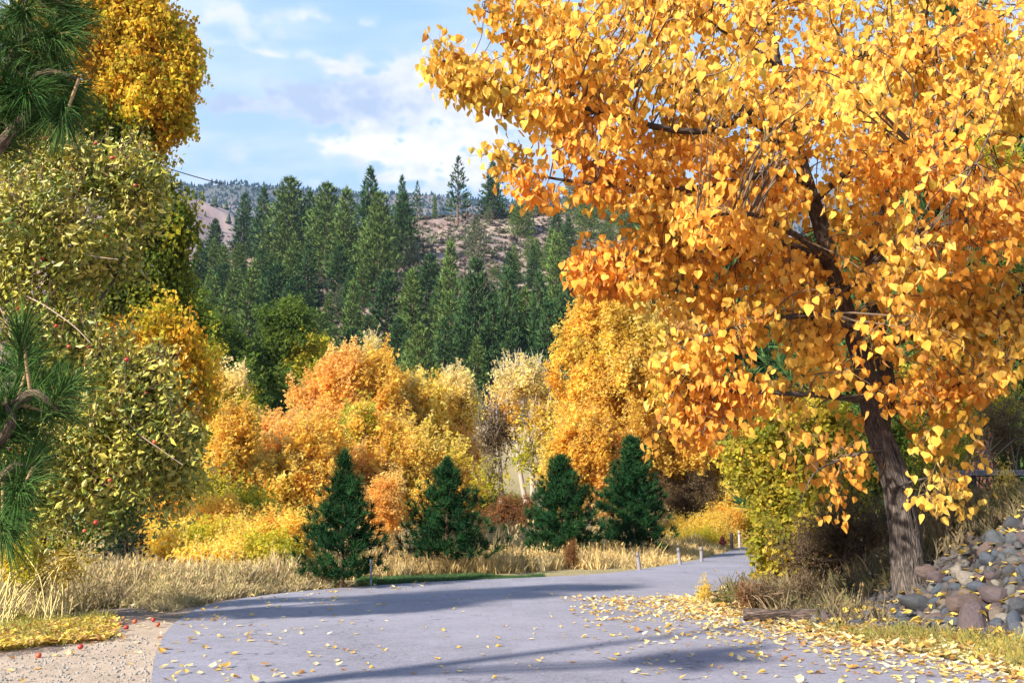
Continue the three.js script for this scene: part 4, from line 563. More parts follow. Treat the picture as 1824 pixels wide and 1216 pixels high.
    if (n3(p.x * 0.9, p.y * 1.3, p.z * 0.9) < -0.5 && r() < 0.75 && !spot) continue;
    if (!spot && d < 12.7 && py > 290 && py < 900 && Math.abs(px - interp([[290, 1430], [380, 1456], [470, 1480], [600, 1522], [760, 1563], [900, 1606]], py)) < 34 && Math.sin(py * 0.035) > -0.35) continue;
    made++;
    let best = null, bd = 1e9; for (const s of skel) { const q = s[0].distanceToSquared(p) + (s[1] > 0.12 ? 1.2 : 0); if (q < bd) { bd = q; best = s; } }
    const L = best[0].distanceTo(p), mid = best[0].clone().lerp(p, 0.5).add(V((r() - 0.5) * 0.3 * L, (r() - 0.2) * 0.25 * L, (r() - 0.5) * 0.3 * L)), tip = p.clone().add(V((r() - 0.5) * 0.3, -0.05 + r() * 0.25, (r() - 0.5) * 0.3)), q = curve([best[0], mid, p, tip], 9);
    const tr = Math.min(best[1] * 0.7, 0.006 + 0.008 * L); twigs.tube(q, q.map((_, i) => lerp(tr, 0.0028, i / 9)), 4, [0.14, 0.10, 0.07]);
    const tone = 0.86 + r() * 0.28, warm = clamp(0.5 + n3(p.x * 0.5, p.y * 0.5, p.z * 0.5 + 9) * 0.9 + (py > 250 ? 0.2 : -0.25), 0, 1), olive = px < 940 ? 0.35 : (n3(p.x * 0.6 + 5, p.y * 0.6, p.z * 0.6) > 0.55 ? 0.5 : 0);
    const nl = Math.round((px < 940 ? 13 : 20) * (0.7 + r() * 0.6) * (py > 700 ? 0.8 : 1));
    for (let k = 0; k < nl; k++) {
      const f = 0.45 + 0.55 * r(), s = q[Math.min(9, Math.floor(f * 9.99))], off = V(r() - 0.5, (r() - 0.55) * 0.9, r() - 0.5).multiplyScalar(0.42), pos = s.clone().add(off), size = 0.074 + r() * 0.056;
      const yel = [0.95, 0.61, 0.10], org = [0.90, 0.42, 0.05]; let c = [lerp(yel[0], org[0], warm), lerp(yel[1], org[1], warm), lerp(yel[2], org[2], warm)]; const v = tone * (0.84 + r() * 0.3); c = cc(c, v); if (olive && r() < 0.7) c = [lerp(c[0], 0.42, olive), lerp(c[1], 0.36, olive), lerp(c[2], 0.03, olive)]; if (r() < 0.03) c = [0.42, 0.18, 0.03]; else if (r() < 0.08) c = [c[0], c[1] * 1.2, c[2] * 1.8];
      leaves.push([pos.x, pos.y, pos.z, (r() - 0.5) * 1.1, r() * 6.28, (r() - 0.5) * 1.0, size, c, Math.floor(r() * 5)]);
      if (off.length() > 0.12 && r() < 0.35) twigs.tube([s, pos], [0.003, 0.002], 3, [0.3, 0.22, 0.1]);
    }
  }
  part('twigs', twigs.build(), twigMat, t, 'stuff');
  const view = (l) => { const x = l[0] + BASE.x, y = l[1] + BASE.y - CAMH, z = -(l[2] + BASE.z); return z * cp + y * sp; }, seen = (l) => { const x = l[0] + BASE.x, y = l[1] + BASE.y - CAMH, z = -(l[2] + BASE.z), zz = z * cp + y * sp, yy = y * cp - z * sp; return Math.abs(x / zz) < 0.51 && Math.abs(yy / zz) < 0.34; };
  const near = leaves.filter(seen).sort((a, b) => view(a) / a[6] - view(b) / b[6]).slice(0, 300), nearSet = new Set(near);
  const shades = [[0.94, 0.57, 0.09], [0.90, 0.48, 0.065], [0.95, 0.64, 0.11], [0.88, 0.42, 0.05], [0.66, 0.48, 0.05]].map((c) => { const m = leafMat.clone(); m.color.setRGB(...c); return m; });
  const leafPart = (geo, l) => { let bi = 0, bb = 9; shades.forEach((m, i) => { const q = Math.abs(m.color.r - l[7][0]) + Math.abs(m.color.g - l[7][1]); if (q < bb) { bb = q; bi = i; } }); const m = part('leaf', geo, shades[bi], t); m.position.set(l[0], l[1], l[2]); m.rotation.set(l[3], l[4], l[5]); m.scale.setScalar(l[6]); };
  near.forEach((l) => leafPart(heartLeaves[l[8]], l));
  for (const k of [0, 1, 2, 3, 4]) instanced('foliage', heartLeaves[k], leafMat, leaves.filter((l) => l[8] === k && !nearSet.has(l)), t);
}

// ------------------------------------------------------------------ under and behind the golden cottonwood
const BUSH = [[0.50, 0.45, 0.04], [0.72, 0.56, 0.06], [0.22, 0.25, 0.03], [0.84, 0.62, 0.08], [0.32, 0.33, 0.035]];
shrub({ seed: 601, label: 'yellow green leafy bush left of the golden trunk, overhanging the road bend', base: foot(1430, 17), lobes: [[1400, 790, 17, 60, 60, 60, BUSH], [1380, 860, 17, 60, 50, 60, BUSH], [1440, 870, 17, 60, 60, 60, BUSH], [1400, 930, 16.5, 50, 40, 40, BUSH], [1470, 780, 17, 50, 60, 40, BUSH], [1450, 940, 16.5, 50, 40, 34, BUSH], [1385, 990, 16, 26, 34, 20, BUSH], [1340, 820, 17, 36, 40, 26, BUSH]], nstems: 16, foot: 1.0, size: 0.28, per: 12, spread: 0.2, leaf: 'mid', bark: [0.10, 0.08, 0.06], loose: 0.7, whip: 2, whipLen: 0.4, fineness: 0.8 });
shrub({ seed: 602, label: 'dark brown twiggy thicket left of the golden trunk foot', base: foot(1500, 15.2), lobes: [[1490, 960, 15.2, 60, 50, 40, PAL.brown], [1540, 960, 15, 40, 60, 30, PAL.brown], [1440, 1000, 15, 50, 34, 30, PAL.brown], [1520, 880, 15.6, 50, 60, 24, PAL.lime]], nstems: 44, foot: 1.2, size: 0.16, per: 6, spread: 0.2, bark: [0.09, 0.06, 0.05], whip: 2, whipLen: 0.5, stemR: 0.012 });
shrub({ seed: 603, label: 'brown brush behind the rock bank, right of the golden trunk', base: foot(1740, 16), lobes: [[1700, 900, 16, 70, 50, 40, PAL.brown], [1790, 780, 17, 60, 60, 30, PAL.brown], [1680, 830, 17, 50, 60, 30, PAL.lime], [1760, 720, 18, 70, 50, 34, PAL.lime], [1740, 940, 15, 80, 30, 30, PAL.brown]], nstems: 50, foot: 1.8, size: 0.17, per: 7, spread: 0.24, bark: [0.17, 0.12, 0.08], whip: 2, whipLen: 0.6, stemR: 0.012 });
shrub({ seed: 604, label: 'clump of upright yellow willow stems above the rocks at the right edge', base: foot(1796, 13.4).add(V(0, 0, 0)), lobes: [[1795, 880, 13.4, 26, 60, 30, PAL.yellow]], nstems: 30, foot: 0.36, bark: [0.52, 0.40, 0.10], stemR: 0.011, size: 0.16, per: 3, spread: 0.14, leaf: 'narrow' });
shrub({ seed: 605, label: 'low dry brown weeds on the verge point beside the log', base: foot(1390, 13.6), lobes: [[1370, 1060, 13.6, 44, 20, 30, PAL.brown], [1430, 1055, 13.6, 44, 24, 30, PAL.brown], [1330, 1065, 13.6, 30, 16, 18, PAL.rust]], nstems: 44, foot: 1.0, bark: [0.24, 0.17, 0.11], stemR: 0.006, size: 0.1, per: 5, spread: 0.08, whip: 2, whipLen: 0.2, minY: 0 });
shrub({ seed: 606, label: 'small weed with yellow leaves at the tip of the verge point', base: gnd(1256, 1072), lobes: [[1256, 1050, 14.6, 12, 20, 14, PAL.yellow], [1290, 1068, 14.6, 20, 10, 12, PAL.green]], nstems: 8, foot: 0.3, bark: [0.24, 0.17, 0.11], stemR: 0.005, size: 0.11, per: 4, spread: 0.06, minY: 0, noTwig: true });
shrub({ seed: 607, label: 'dark leafy undergrowth behind the golden trunk', base: foot(1600, 19), lobes: [[1560, 800, 19, 60, 70, 50, PAL.green], [1640, 760, 19.5, 70, 80, 50, PAL.lime], [1480, 840, 19, 50, 70, 40, PAL.green], [1700, 640, 20, 80, 80, 50, PAL.green], [1760, 300, 21, 60, 60, 40, PAL.lime], [1800, 420, 21, 60, 80, 40, PAL.green]], nstems: 12, foot: 1.6, size: 0.34, per: 10, spread: 0.34, bark: [0.08, 0.06, 0.05], stemR: 0.05 });
{ const g = new Geo(), p = foot(1763, 26), t = thing('pine_tree', 'red barked pine trunk in shade at the right, behind the golden crown', 'tree', p), c = conifer({ seed: 88, h: 15, r0: 0.36, u0: 0.32, levels: 22, branches: 8, profile: prof([[0, 0.1], [0.35, 0.2], [0.6, 0.17], [0.85, 0.09], [1, 0.02]]), maxR: 0.2, rise: [0, 0.6], sag: 0.6, step: 0.05, in0: 0.35, len: 0.045, wid: 0.008, needles: 12, pal: DARK, bark: [0.30, 0.13, 0.08] }); part('trunk', c.trunk, barkMat, t); part('crown', c.crown, needleMat, t); }
{ const p = foot(345, 46); hillPine('tall', 1, p, at(345, 735, 46).y - p.y, 1.1, 'dark pine low behind the apple tree edge, left of the pale yellow tree'); }
hillPine('tall', 1, foot(1282, 46), 9.5, 0.9, 'dark thin trunked pine behind the road bend, left of the yellow green bush');
hillPine('tall', 3, foot(1640, 30), 12, 1.1, 'broad dark pine directly behind the golden trunk');
hillPine('tall', 1, foot(1480, 34), 11, 1.1, 'dark pine behind the golden crown, left of the golden trunk');
hillPine('tall', 3, foot(1880, 27), 12, 1.1, 'dark pine at the right edge behind the golden crown');

// ------------------------------------------------------------------ rock bank: every stone a part of its own
const stoneTops = [];
{
  const r = rng(700), origin = V(5.2, 0, -10.0), t = thing('rock_bank', 'sloping bank of rounded grey, blue and purple cobbles below the golden tree', 'rock bank', origin);
  const variants = []; for (let k = 0; k < 7; k++) {
    const g = new THREE.IcosahedronGeometry(1, 3), p = g.attributes.position, cuts = Array.from({ length: 7 }, () => [V(r() - 0.5, r() - 0.5, r() - 0.5).normalize(), 0.62 + r() * 0.3]), sx = 1 + (k % 3) * 0.2, sy = 0.62 + (k % 4) * 0.07, sz = 0.85;
    for (let i = 0; i < p.count; i++) { const v = V().fromBufferAttribute(p, i), q = 1 + 0.2 * n3(v.x * 0.9 + k * 5, v.y * 0.9, v.z * 0.9) + 0.05 * n3(v.x * 2.6, v.y * 2.6 + k * 3, v.z * 2.6); v.multiplyScalar(q); for (const [pl, lim] of cuts) { const e = v.dot(pl); if (e > lim) v.addScaledVector(pl, (lim - e) * 0.85); } v.x *= sx; v.y *= sy; v.z *= sz; p.setXYZ(i, v.x, v.y, v.z); }
    g.deleteAttribute('normal'); g.computeVertexNormals(); const nn = g.attributes.normal; for (let i = 0; i < p.count; i++) { const v = V().fromBufferAttribute(p, i), m = V().fromBufferAttribute(nn, i).multiplyScalar(1.4).add(V(v.x / (sx * sx), v.y / (sy * sy), v.z / (sz * sz)).normalize()).normalize(); nn.setXYZ(i, m.x, m.y, m.z); } variants.push(g);
  }
  const tones = [[0.082, 0.094, 0.118], [0.062, 0.078, 0.112], [0.115, 0.082, 0.078], [0.155, 0.12, 0.10], [0.13, 0.128, 0.13], [0.096, 0.072, 0.082], [0.056, 0.062, 0.078], [0.22, 0.20, 0.18]].map((c) => std({ color: C(...c), map: rockMap, bumpMap: rockMap, bumpScale: 0.01, roughness: 0.85, name: 'cobble' }));
  const u = V(0.607, 0, 0.794), n = V(0.794, 0, -0.607); let count = 0; const put = [];
  const place = (a, s, big) => {
    if (count >= 300) return; const x = 5.2 + u.x * a + n.x * s, z = -10 + u.z * a + n.z * s, R = big * (0.6 + r() * r() * 1.3), y = H(x, z, false); if (912 + (x / -z) * F > 1840 + R * 200) return;
    if (put.some((q) => Math.hypot(q[0] - x, q[1] - y, q[2] - z) < (q[3] + R) * 0.6)) return; put.push([x, y, z, R]); count++;
    const m = part('stone', variants[Math.floor(r() * 7)], tones[Math.floor(Math.pow(r(), 1.2) * 8)], t); m.position.set(x, y + R * 0.22, z).sub(origin); m.rotation.set((r() - 0.5) * 1.7, r() * 6.28, (r() - 0.5) * 1.7); m.scale.setScalar(R); stoneTops.push([x, y + R * 0.85, z, R]);
  };
  for (let k = 0; k < 260; k++) place(-3.0 + r() * 1.5, -0.05 + r() * 0.75, 0.09);
  for (let k = 0; k < 140; k++) place(-2.0 + r() * 4.0, 0.1 + r() * 1.5, 0.135);
  for (let k = 0; k < 3000; k++) { const a = -2.9 + r() * 4.7, s = r() * 1.75; if (a < -1.6 && s > 1.3 + (a + 1.6) * 0.6) continue; place(a, s, 0.085); }
  for (let k = 0; k < 2500; k++) { const a = -2.9 + r() * 4.7, s = -0.1 + r() * 1.5; place(a, s, 0.055); }
}
{ // small stones and grit filling the gaps of the bank
  const r = rng(711), items = [], g = new THREE.IcosahedronGeometry(1, 1), p = g.attributes.position; for (let i = 0; i < p.count; i++) { const v = V().fromBufferAttribute(p, i); v.multiplyScalar(1 + 0.25 * n3(v.x * 1.3, v.y * 1.3, v.z * 1.3)); p.setXYZ(i, v.x, v.y * 0.75, v.z); } g.computeVertexNormals();
  for (let k = 0; k < 2400; k++) { const a = -3.1 + r() * 5, q = -0.12 + r() * 1.9, x = 5.2 + 0.607 * a + 0.794 * q, z = -10 + 0.794 * a - 0.607 * q, R = 0.022 + r() * r() * 0.05, v = 0.02 + r() * 0.05; items.push([x - 5.2, H(x, z, false) + R * 0.3, z + 10, r() * 6, r() * 6, r() * 6, [R * 1.3, R, R], [v * (1 + r() * 0.2), v, v * (0.9 + r() * 0.35)]]); }
  instanced('small_stones', g, std({ color: C(1, 1, 1), roughness: 0.9 }), items, scene.getObjectByName('rock_bank'));
}
{ // loose boulders below the yellow green bush
  const r = rng(720), mats = std({ color: C(0.26, 0.27, 0.34), map: rockMap, bumpMap: rockMap, bumpScale: 0.02, name: 'boulder' });
  for (const [px, py, d, R, label] of [[1408, 958, 18.5, 0.22, 'blue grey boulder under the yellow green bush, farther from the trunk'], [1452, 975, 18, 0.24, 'blue grey boulder under the yellow green bush, nearer the trunk'], [1352, 1042, 15.6, 0.09, 'small lavender grey rock on the verge beside the road bend']]) {
    const g = new THREE.IcosahedronGeometry(1, 4), p = g.attributes.position, k = r() * 40; for (let i = 0; i < p.count; i++) { const v = V().fromBufferAttribute(p, i); v.multiplyScalar(1 + 0.25 * n3(v.x + k, v.y, v.z) + 0.06 * n3(v.x * 3, v.y * 3 + k, v.z * 3)); p.setXYZ(i, v.x, v.y * 0.85, v.z); } g.computeVertexNormals();
    const c = at(px, py, d), m = part('boulder', g, mats); m.position.copy(c); m.scale.setScalar(R); tag(m, label, 'boulder');
  }
}
{ // weathered log at the foot of the bank
  const a = gnd(1326, 1108), b = gnd(1560, 1116), up = 0.09; a.y = up; b.y = up + 0.02; const p = a.clone().lerp(b, 0.5), t = thing('log', 'long dark weathered log lying along the verge left of the rocks', 'log', p), g = new Geo();
  const q = curve([a.clone().sub(p), V(0, 0.01, 0.03), b.clone().sub(p)], 20); g.tube(q, q.map((_, i) => 0.075 + 0.012 * n3(i * 0.3, 1, 1)), 14, [0.17, 0.12, 0.10], (k, s) => 1 + 0.1 * n3(s * 1.2, k * 0.15, 3)); part('timber', g.build(true), barkMat, t);
  const e = new Geo(); for (const [k, s] of [[0, -1], [20, 1]]) { const c = q[k], d = q[k ? 20 : 0].clone().sub(q[k ? 19 : 1]).normalize(); e.tube([c.clone().addScaledVector(d, -0.004), c.clone().addScaledVector(d, 0.006), c.clone().addScaledVector(d, 0.007)], [0.07, 0.07, 0.001], 14, [0.3, 0.22, 0.16]); } part('cut_end', e.build(), twigMat, t);
}

// ------------------------------------------------------------------ grass
function grassTuft(seed, n, bendy, heads) { const r = rng(seed), g = new Geo(); for (let k = 0; k < n; k++) { const a = r() * 6.28, R = r() * 0.16, b = V(Math.cos(a) * R, 0, Math.sin(a) * R), lean = V(r() - 0.5, 0, r() - 0.5).multiplyScalar(bendy), h = 0.55 + r() * 0.5, w = 0.012 + r() * 0.012, q = V(r() - 0.5, 0, r() - 0.5).normalize().multiplyScalar(w), m = b.clone().addScaledVector(lean, 0.4).setY(h * 0.55), e = b.clone().add(lean).setY(h), v = 0.75 + r() * 0.4, c = [v, v, v]; const s = (p, k2) => p.clone().addScaledVector(q, k2).toArray(); g.tri(s(b, 1), s(b, -1), s(m, -0.8), c); g.tri(s(b, 1), s(m, -0.8), s(m, 0.8), c); g.tri(s(m, 0.8), s(m, -0.8), e.toArray(), c); if (heads && r() < heads) tuft(g, e, V(lean.x, 1, lean.z).normalize(), 0.12, 0.03, 3, 0.7, cc([1.05, 0.95, 0.8], v), r); } return g.build(); }
const tufts = [grassTuft(1, 9, 0.35, 0.5), grassTuft(2, 9, 0.6, 0.3), grassTuft(3, 11, 0.45, 0)];
function meadow(name, label, n, seed, where, hmin, hmax, pal, wide = 1) {
  const r = rng(seed), items = [[], [], []]; let made = 0;
  for (let tries = 0; tries < n * 40 && made < n; tries++) { const s = where(r); if (!s) continue; const [x, d, k] = s, y = H(x, -d), pn = n3(x * 0.7, seed, d * 0.7), h = lerp(hmin, hmax, Math.pow(r(), 1.4)) * (k ?? 1) * (1 + 0.35 * pn) * (r() < 0.06 ? 1.4 : 1), c = cc(pick(pal, r), 1 + 0.22 * n3(x * 0.5 + 7, seed, d * 0.5)); if (pn < -0.45 && r() < 0.5 && hmax > 0.3) continue; items[made % 3].push([x, y - 0.02, -d, (r() - 0.5) * 0.3, r() * 6.28, (r() - 0.5) * 0.3, [wide * (0.5 + h * 0.7), h, wide * (0.5 + h * 0.7)], c]); made++; }
  const g = new THREE.Group(); g.name = numbered(name); scene.add(g); tag(g, label, null, null, 'stuff'); items.forEach((it, i) => instanced('blades', tufts[i], grassMat, it, g)); return g;
}
const STRAW = [[0.56, 0.46, 0.25], [0.64, 0.53, 0.31], [0.44, 0.34, 0.2], [0.50, 0.44, 0.2]], GOLDG = [[0.66, 0.50, 0.22], [0.58, 0.42, 0.16], [0.72, 0.58, 0.3]], LAWN = [[0.05, 0.14, 0.03], [0.07, 0.17, 0.04]], MIXG = [[0.30, 0.30, 0.06], [0.36, 0.28, 0.08], [0.22, 0.25, 0.05], [0.42, 0.30, 0.05]];
const leftOf = (x, d) => { let e = 1e9; for (let i = 1; i < leftLine.length; i++) { const [ax, ad] = leftLine[i - 1], [bx, bd] = leftLine[i]; if ((ad <= d && bd > d) || (bd <= d && ad > d)) e = Math.min(e, ax + ((bx - ax) * (d - ad)) / (bd - ad) - x); } return e; };
meadow('dry_grass', 'tall straw coloured grass on the left verge under the apple tree', 8500, 801, (r) => { const d = 11.8 + r() * 6.6, x = -11 + r() * 8.6, e = leftOf(x, d); if (inside(roadPoly, x, d) || e < 0.25 || e > 50) return null; const edge = 13.5 + 0.9 * n3(x * 0.4, 1, 1) + ss(-6.5, -4, x) * 1.0 - ss(-6.5, -9, x) * 0.9; if (d < edge) return null; return [x, d, lerp(0.4, 1, ss(0.2, 1.2, e)) * lerp(0.5, 1, ss(edge, edge + 1, d))]; }, 0.22, 0.5, STRAW);
meadow('roadside_grass', 'dry golden grass along the far left edge of the road below the young pines', 8000, 802, (r) => { const d = 20 + r() * 24, x = -4 + r() * 20, e = leftOf(x, d); if (inside(roadPoly, x, d)) return null; const dist = distPoly(leftLine, x, d); if (dist < 0.15 || dist > 5 || x > ray(1390, 950)[0] * d) return null; if (d < 23.5 && dist < 1.5) return null; return [x, d, lerp(0.35, 1, ss(0.1, 1.3, dist))]; }, 0.2, 0.5, GOLDG);
meadow('valley_grass', 'dry yellow grass on the valley floor behind the young pines', 9000, 803, (r) => { const d = 26 + r() * 34, x = -16 + r() * 40; if (inside(roadPoly, x, d) || distPoly(leftLine, x, d) < 4) return null; if (x > ray(1390, 950)[0] * d) return null; return [x, d]; }, 0.4, 0.9, [...STRAW, ...GOLDG], 1.6);
meadow('lawn', 'narrow strip of short green lawn at the road edge between the young pines', 9000, 804, (r) => { const d = 17.4 + r() * 5.6, x = -3.6 + r() * 5.0; if (inside(roadPoly, x, d)) return null; const dist = distPoly(leftLine, x, d), px = 912 + (x / d) * F * 1.02; if (dist < 0.06 || dist > lerp(1.6, 0.35, ss(700, 960, px)) || px < 640 || px > 968) return null; return [x, d]; }, 0.05, 0.09, LAWN, 0.5);
const rightDist = (x, d) => distPoly(rightLine, x, d);
meadow('verge_grass', 'short mixed green and ochre grass strip below the rock bank', 5200, 805, (r) => { const d = 6 + r() * 8, x = 2.6 + r() * 5; if (inside(roadPoly, x, d)) return null; const s = (x - 5.2) * 0.794 + (d - 10) * 0.607, e = rightDist(x, d); if (s > -0.06 || e < 0.12) return null; return [x, d, lerp(0.5, 1, ss(0.1, 0.5, e))]; }, 0.06, 0.17, MIXG, 0.6);
meadow('bank_grass', 'thin brown and green weeds on the bank behind the log and rocks', 3600, 806, (r) => { const d = 11.6 + r() * 9, x = 2.9 + r() * 7; if (inside(roadPoly, x, d)) return null; const s = (x - 5.2) * 0.794 + (d - 10) * 0.607, e = rightDist(x, d); if (e < 0.5 || (s > -0.1 && s < 1.7 && x > 4.3)) return null; return [x, d]; }, 0.12, 0.4, [[0.2, 0.15, 0.08], [0.26, 0.2, 0.1], [0.16, 0.15, 0.05]]);
meadow('leaf_bed_grass', 'short yellow green grass in the leaf bed at the lower left', 1600, 807, (r) => { const px = r() * 200, py = 1100 + r() * 62, p = gnd(px, py); if (py > lerp(1162, 1138, px / 200)) return null; return [p.x, -p.z]; }, 0.05, 0.12, [[0.36, 0.36, 0.06], [0.42, 0.36, 0.08]], 0.5);

// ------------------------------------------------------------------ fallen leaves
const curled = [heartLeaf(0.45, 0.5), heartLeaf(-0.35, 0.7), heartLeaf(0.15, 0.25)];
const PALE = [[0.84, 0.64, 0.24], [0.88, 0.76, 0.42], [0.80, 0.54, 0.12], [0.86, 0.70, 0.32], [0.72, 0.42, 0.08], [0.45, 0.24, 0.09], [0.86, 0.80, 0.55]];
function lying(r, x, y, d, s, c) { return [x, y + s * 0.1, -d, -Math.PI / 2 + (r() - 0.5) * 0.5, (r() - 0.5) * 0.5, r() * 6.28, s, c, Math.floor(r() * 3)]; }
function litter(name, label, n, seed, where, smin, smax, pal) {
  const r = rng(seed), items = []; for (let tries = 0; tries < n * 60 && items.length < n; tries++) { const q = where(r); if (!q) continue; const [x, y, d] = q; const l = lying(r, x, y, d, lerp(smin, smax, r()), pick(pal, r)); dm.rotation.set(0, 0, 0); items.push(l); }
  const g = new THREE.Group(); g.name = numbered(name); scene.add(g); tag(g, label, null, null, 'stuff');
  for (const k of [0, 1, 2]) { const m = instanced('leaves', curled[k], leafMat, items.filter((l) => l[8] === k).map((l) => l), g); const its = items.filter((l) => l[8] === k); its.forEach((l, i) => { dm.position.set(l[0], l[1], l[2]); dm.rotation.order = 'YXZ'; dm.rotation.set(l[3], l[5], l[4]); dm.scale.setScalar(l[6]); dm.updateMatrix(); m.setMatrixAt(i, dm.matrix); }); dm.rotation.order = 'XYZ'; }
  return g;
}
litter('leaf_litter', 'drift of pale yellow fallen leaves along the right edge of the road', 5200, 901, (r) => { const d = 6.5 + r() * 11, x = 0.8 + r() * 6, e = rightDist(x, d), inR = inside(roadPoly, x, d), s = (x - 5.2) * 0.794 + (d - 10) * 0.607; if (s > 0.1 && x > 3.9) return null; const reach = inR ? Math.exp(-e * lerp(2.0, 1.2, ss(10, 15, d))) : Math.exp(-e * 0.9); if (r() > reach || d > 16) return null; return [x, (inR ? 0.016 : H(x, -d) + 0.03), d]; }, 0.04, 0.085, PALE);
litter('bank_leaf_litter', 'yellow leaves fallen on the bank behind the log and among the brush', 1500, 902, (r) => { const d = 11.5 + r() * 7, x = 2.9 + r() * 6; if (inside(roadPoly, x, d)) return null; const s = (x - 5.2) * 0.794 + (d - 10) * 0.607; if (s > 0 && s < 1.6 && x > 4.2) return null; return [x, H(x, -d) + 0.04, d]; }, 0.06, 0.11, PALE);
litter('rock_leaf_litter', 'yellow leaves caught on top of the bank stones', 190, 903, (r) => { const s = stoneTops[Math.floor(r() * stoneTops.length)]; return [s[0] + (r() - 0.5) * s[3], s[1] + 0.015, -s[2] + (r() - 0.5) * s[3]]; }, 0.07, 0.11, [[0.84, 0.60, 0.1], [0.86, 0.66, 0.2]]);
litter('leaf_bed', 'thick bed of yellow and brown fallen apple leaves at the lower left', 1500, 904, (r) => { const px = -40 + r() * 245, py = 1104 + r() * 62, p = gnd(px, py); if (py > lerp(1166, 1142, px / 200) || py < lerp(1128, 1108, px / 200)) return null; return [p.x, H(p.x, p.z) + 0.03 + r() * 0.04, -p.z]; }, 0.045, 0.08, [[0.84, 0.66, 0.12], [0.80, 0.62, 0.2], [0.66, 0.5, 0.06], [0.5, 0.24, 0.08]]);
litter('gravel_leaf_litter', 'pale leaves scattered over the gravel and the left road edge', 260, 905, (r) => { const d = 7.5 + r() * 12, x = -6.5 + r() * 5; const e = Math.abs(leftOf(x, d)); if (r() > Math.exp(-e * 0.7)) return null; if (x / d < -0.56) return null; return [x, inside(roadPoly, x, d) ? 0.016 : H(x, -d) + 0.02, d]; }, 0.05, 0.09, PALE);
{ // single leaves on the road, each its own thing
  const r = rng(906), src = {}; let n = 0;
  const shades = [[0.80, 0.62, 0.25], [0.84, 0.70, 0.38], [0.78, 0.50, 0.10], [0.45, 0.2, 0.07]].map((c) => { const m = leafMat.clone(); m.color.setRGB(...c); return m; });
  for (let tries = 0; tries < 20000 && n < 210; tries++) {
    const py = 1045 + Math.pow(r(), 0.8) * 172, px = 275 + r() * 1540, p = gnd(px, py); if (!inside(roadPoly, p.x, -p.z)) continue; if (distPoly(rightLine, p.x, -p.z) < 0.6 && r() < 0.8) continue;
    if (r() > 0.35 + 0.65 * ss(1000, 1400, px) && px > 420 && r() < 0.5) continue; n++;
    const l = lying(r, p.x, 0.018, -p.z, 0.036 + r() * 0.032, null), k = Math.floor(r() * 3), sh = r() < 0.06 ? 3 : Math.floor(r() * 3), key = k + '_' + sh;
    let m; if (src[key]) { m = src[key].clone(); m.name = numbered('fallen_leaf'); scene.add(m); } else m = src[key] = part('fallen_leaf', curled[k], shades[sh]);
    m.position.set(l[0], l[1], l[2]); m.rotation.order = 'YXZ'; m.rotation.set(l[3], l[5], l[4]); m.scale.setScalar(l[6]);
    tag(m, sh === 3 ? 'small brown fallen leaf lying alone on the grey road' : 'pale yellow fallen leaf lying singly on the grey road', 'leaf', sh === 3 ? 'single brown leaves on the road' : 'single yellow leaves on the road');
  }
}

// ------------------------------------------------------------------ small things along the road
function post(px, py, top, w, label, col, lean = 0, name = 'fence_post') {
  const p = gnd(px, py); p.y = H(p.x, p.z) - 0.03; const h = at(px, top, -p.z).y - p.y, t = thing(name, label, 'post', p), g = new Geo(), q = [V(0, 0, 0), V(lean * 0.5, h * 0.5, 0), V(lean, h, 0), V(lean, h + 0.015, 0)];
  g.tube(q, [w, w, w * 0.96, 0.002], 10, col, (k, s) => 1 + 0.08 * n3(s * 1.3, k, px)); part('shaft', g.build(), twigMat, t); const m = new Geo(); m.tube([V(0, h - 0.10, 0), V(0, h - 0.05, 0)].map((v) => v.setX(lean)), [w * 1.07, w * 1.07], 10, [0.12, 0.11, 0.1]); part('band', m.build(), twigMat, t); return t;
}
const greyWood = [0.24, 0.23, 0.26];
post(1140, 1016, 984, 0.042, 'short grey post in front of the cone shaped young pine', greyWood, -0.05);
post(1212, 1006, 976, 0.042, 'short grey post left of the one with grass at its foot, by the road edge', greyWood, -0.04);
post(1250, 1001, 974, 0.045, 'short grey post with a green grass tuft at its foot, by the road edge', greyWood, 0);
post(1304, 977, 949, 0.06, 'dark round post just right of the red hydrant', [0.14, 0.11, 0.1], 0);
post(1318, 975, 946, 0.05, 'pale grey post right of the dark post, farthest along the road', [0.42, 0.4, 0.4], 0);
post(661, 1048, 996, 0.018, 'thin blue grey stake in front of the left young pine', [0.14, 0.2, 0.24], -0.02, 'stake');
post(4, 1074, 985, 0.05, 'dark post at the left edge standing in the dry grass', [0.07, 0.05, 0.045], 0);
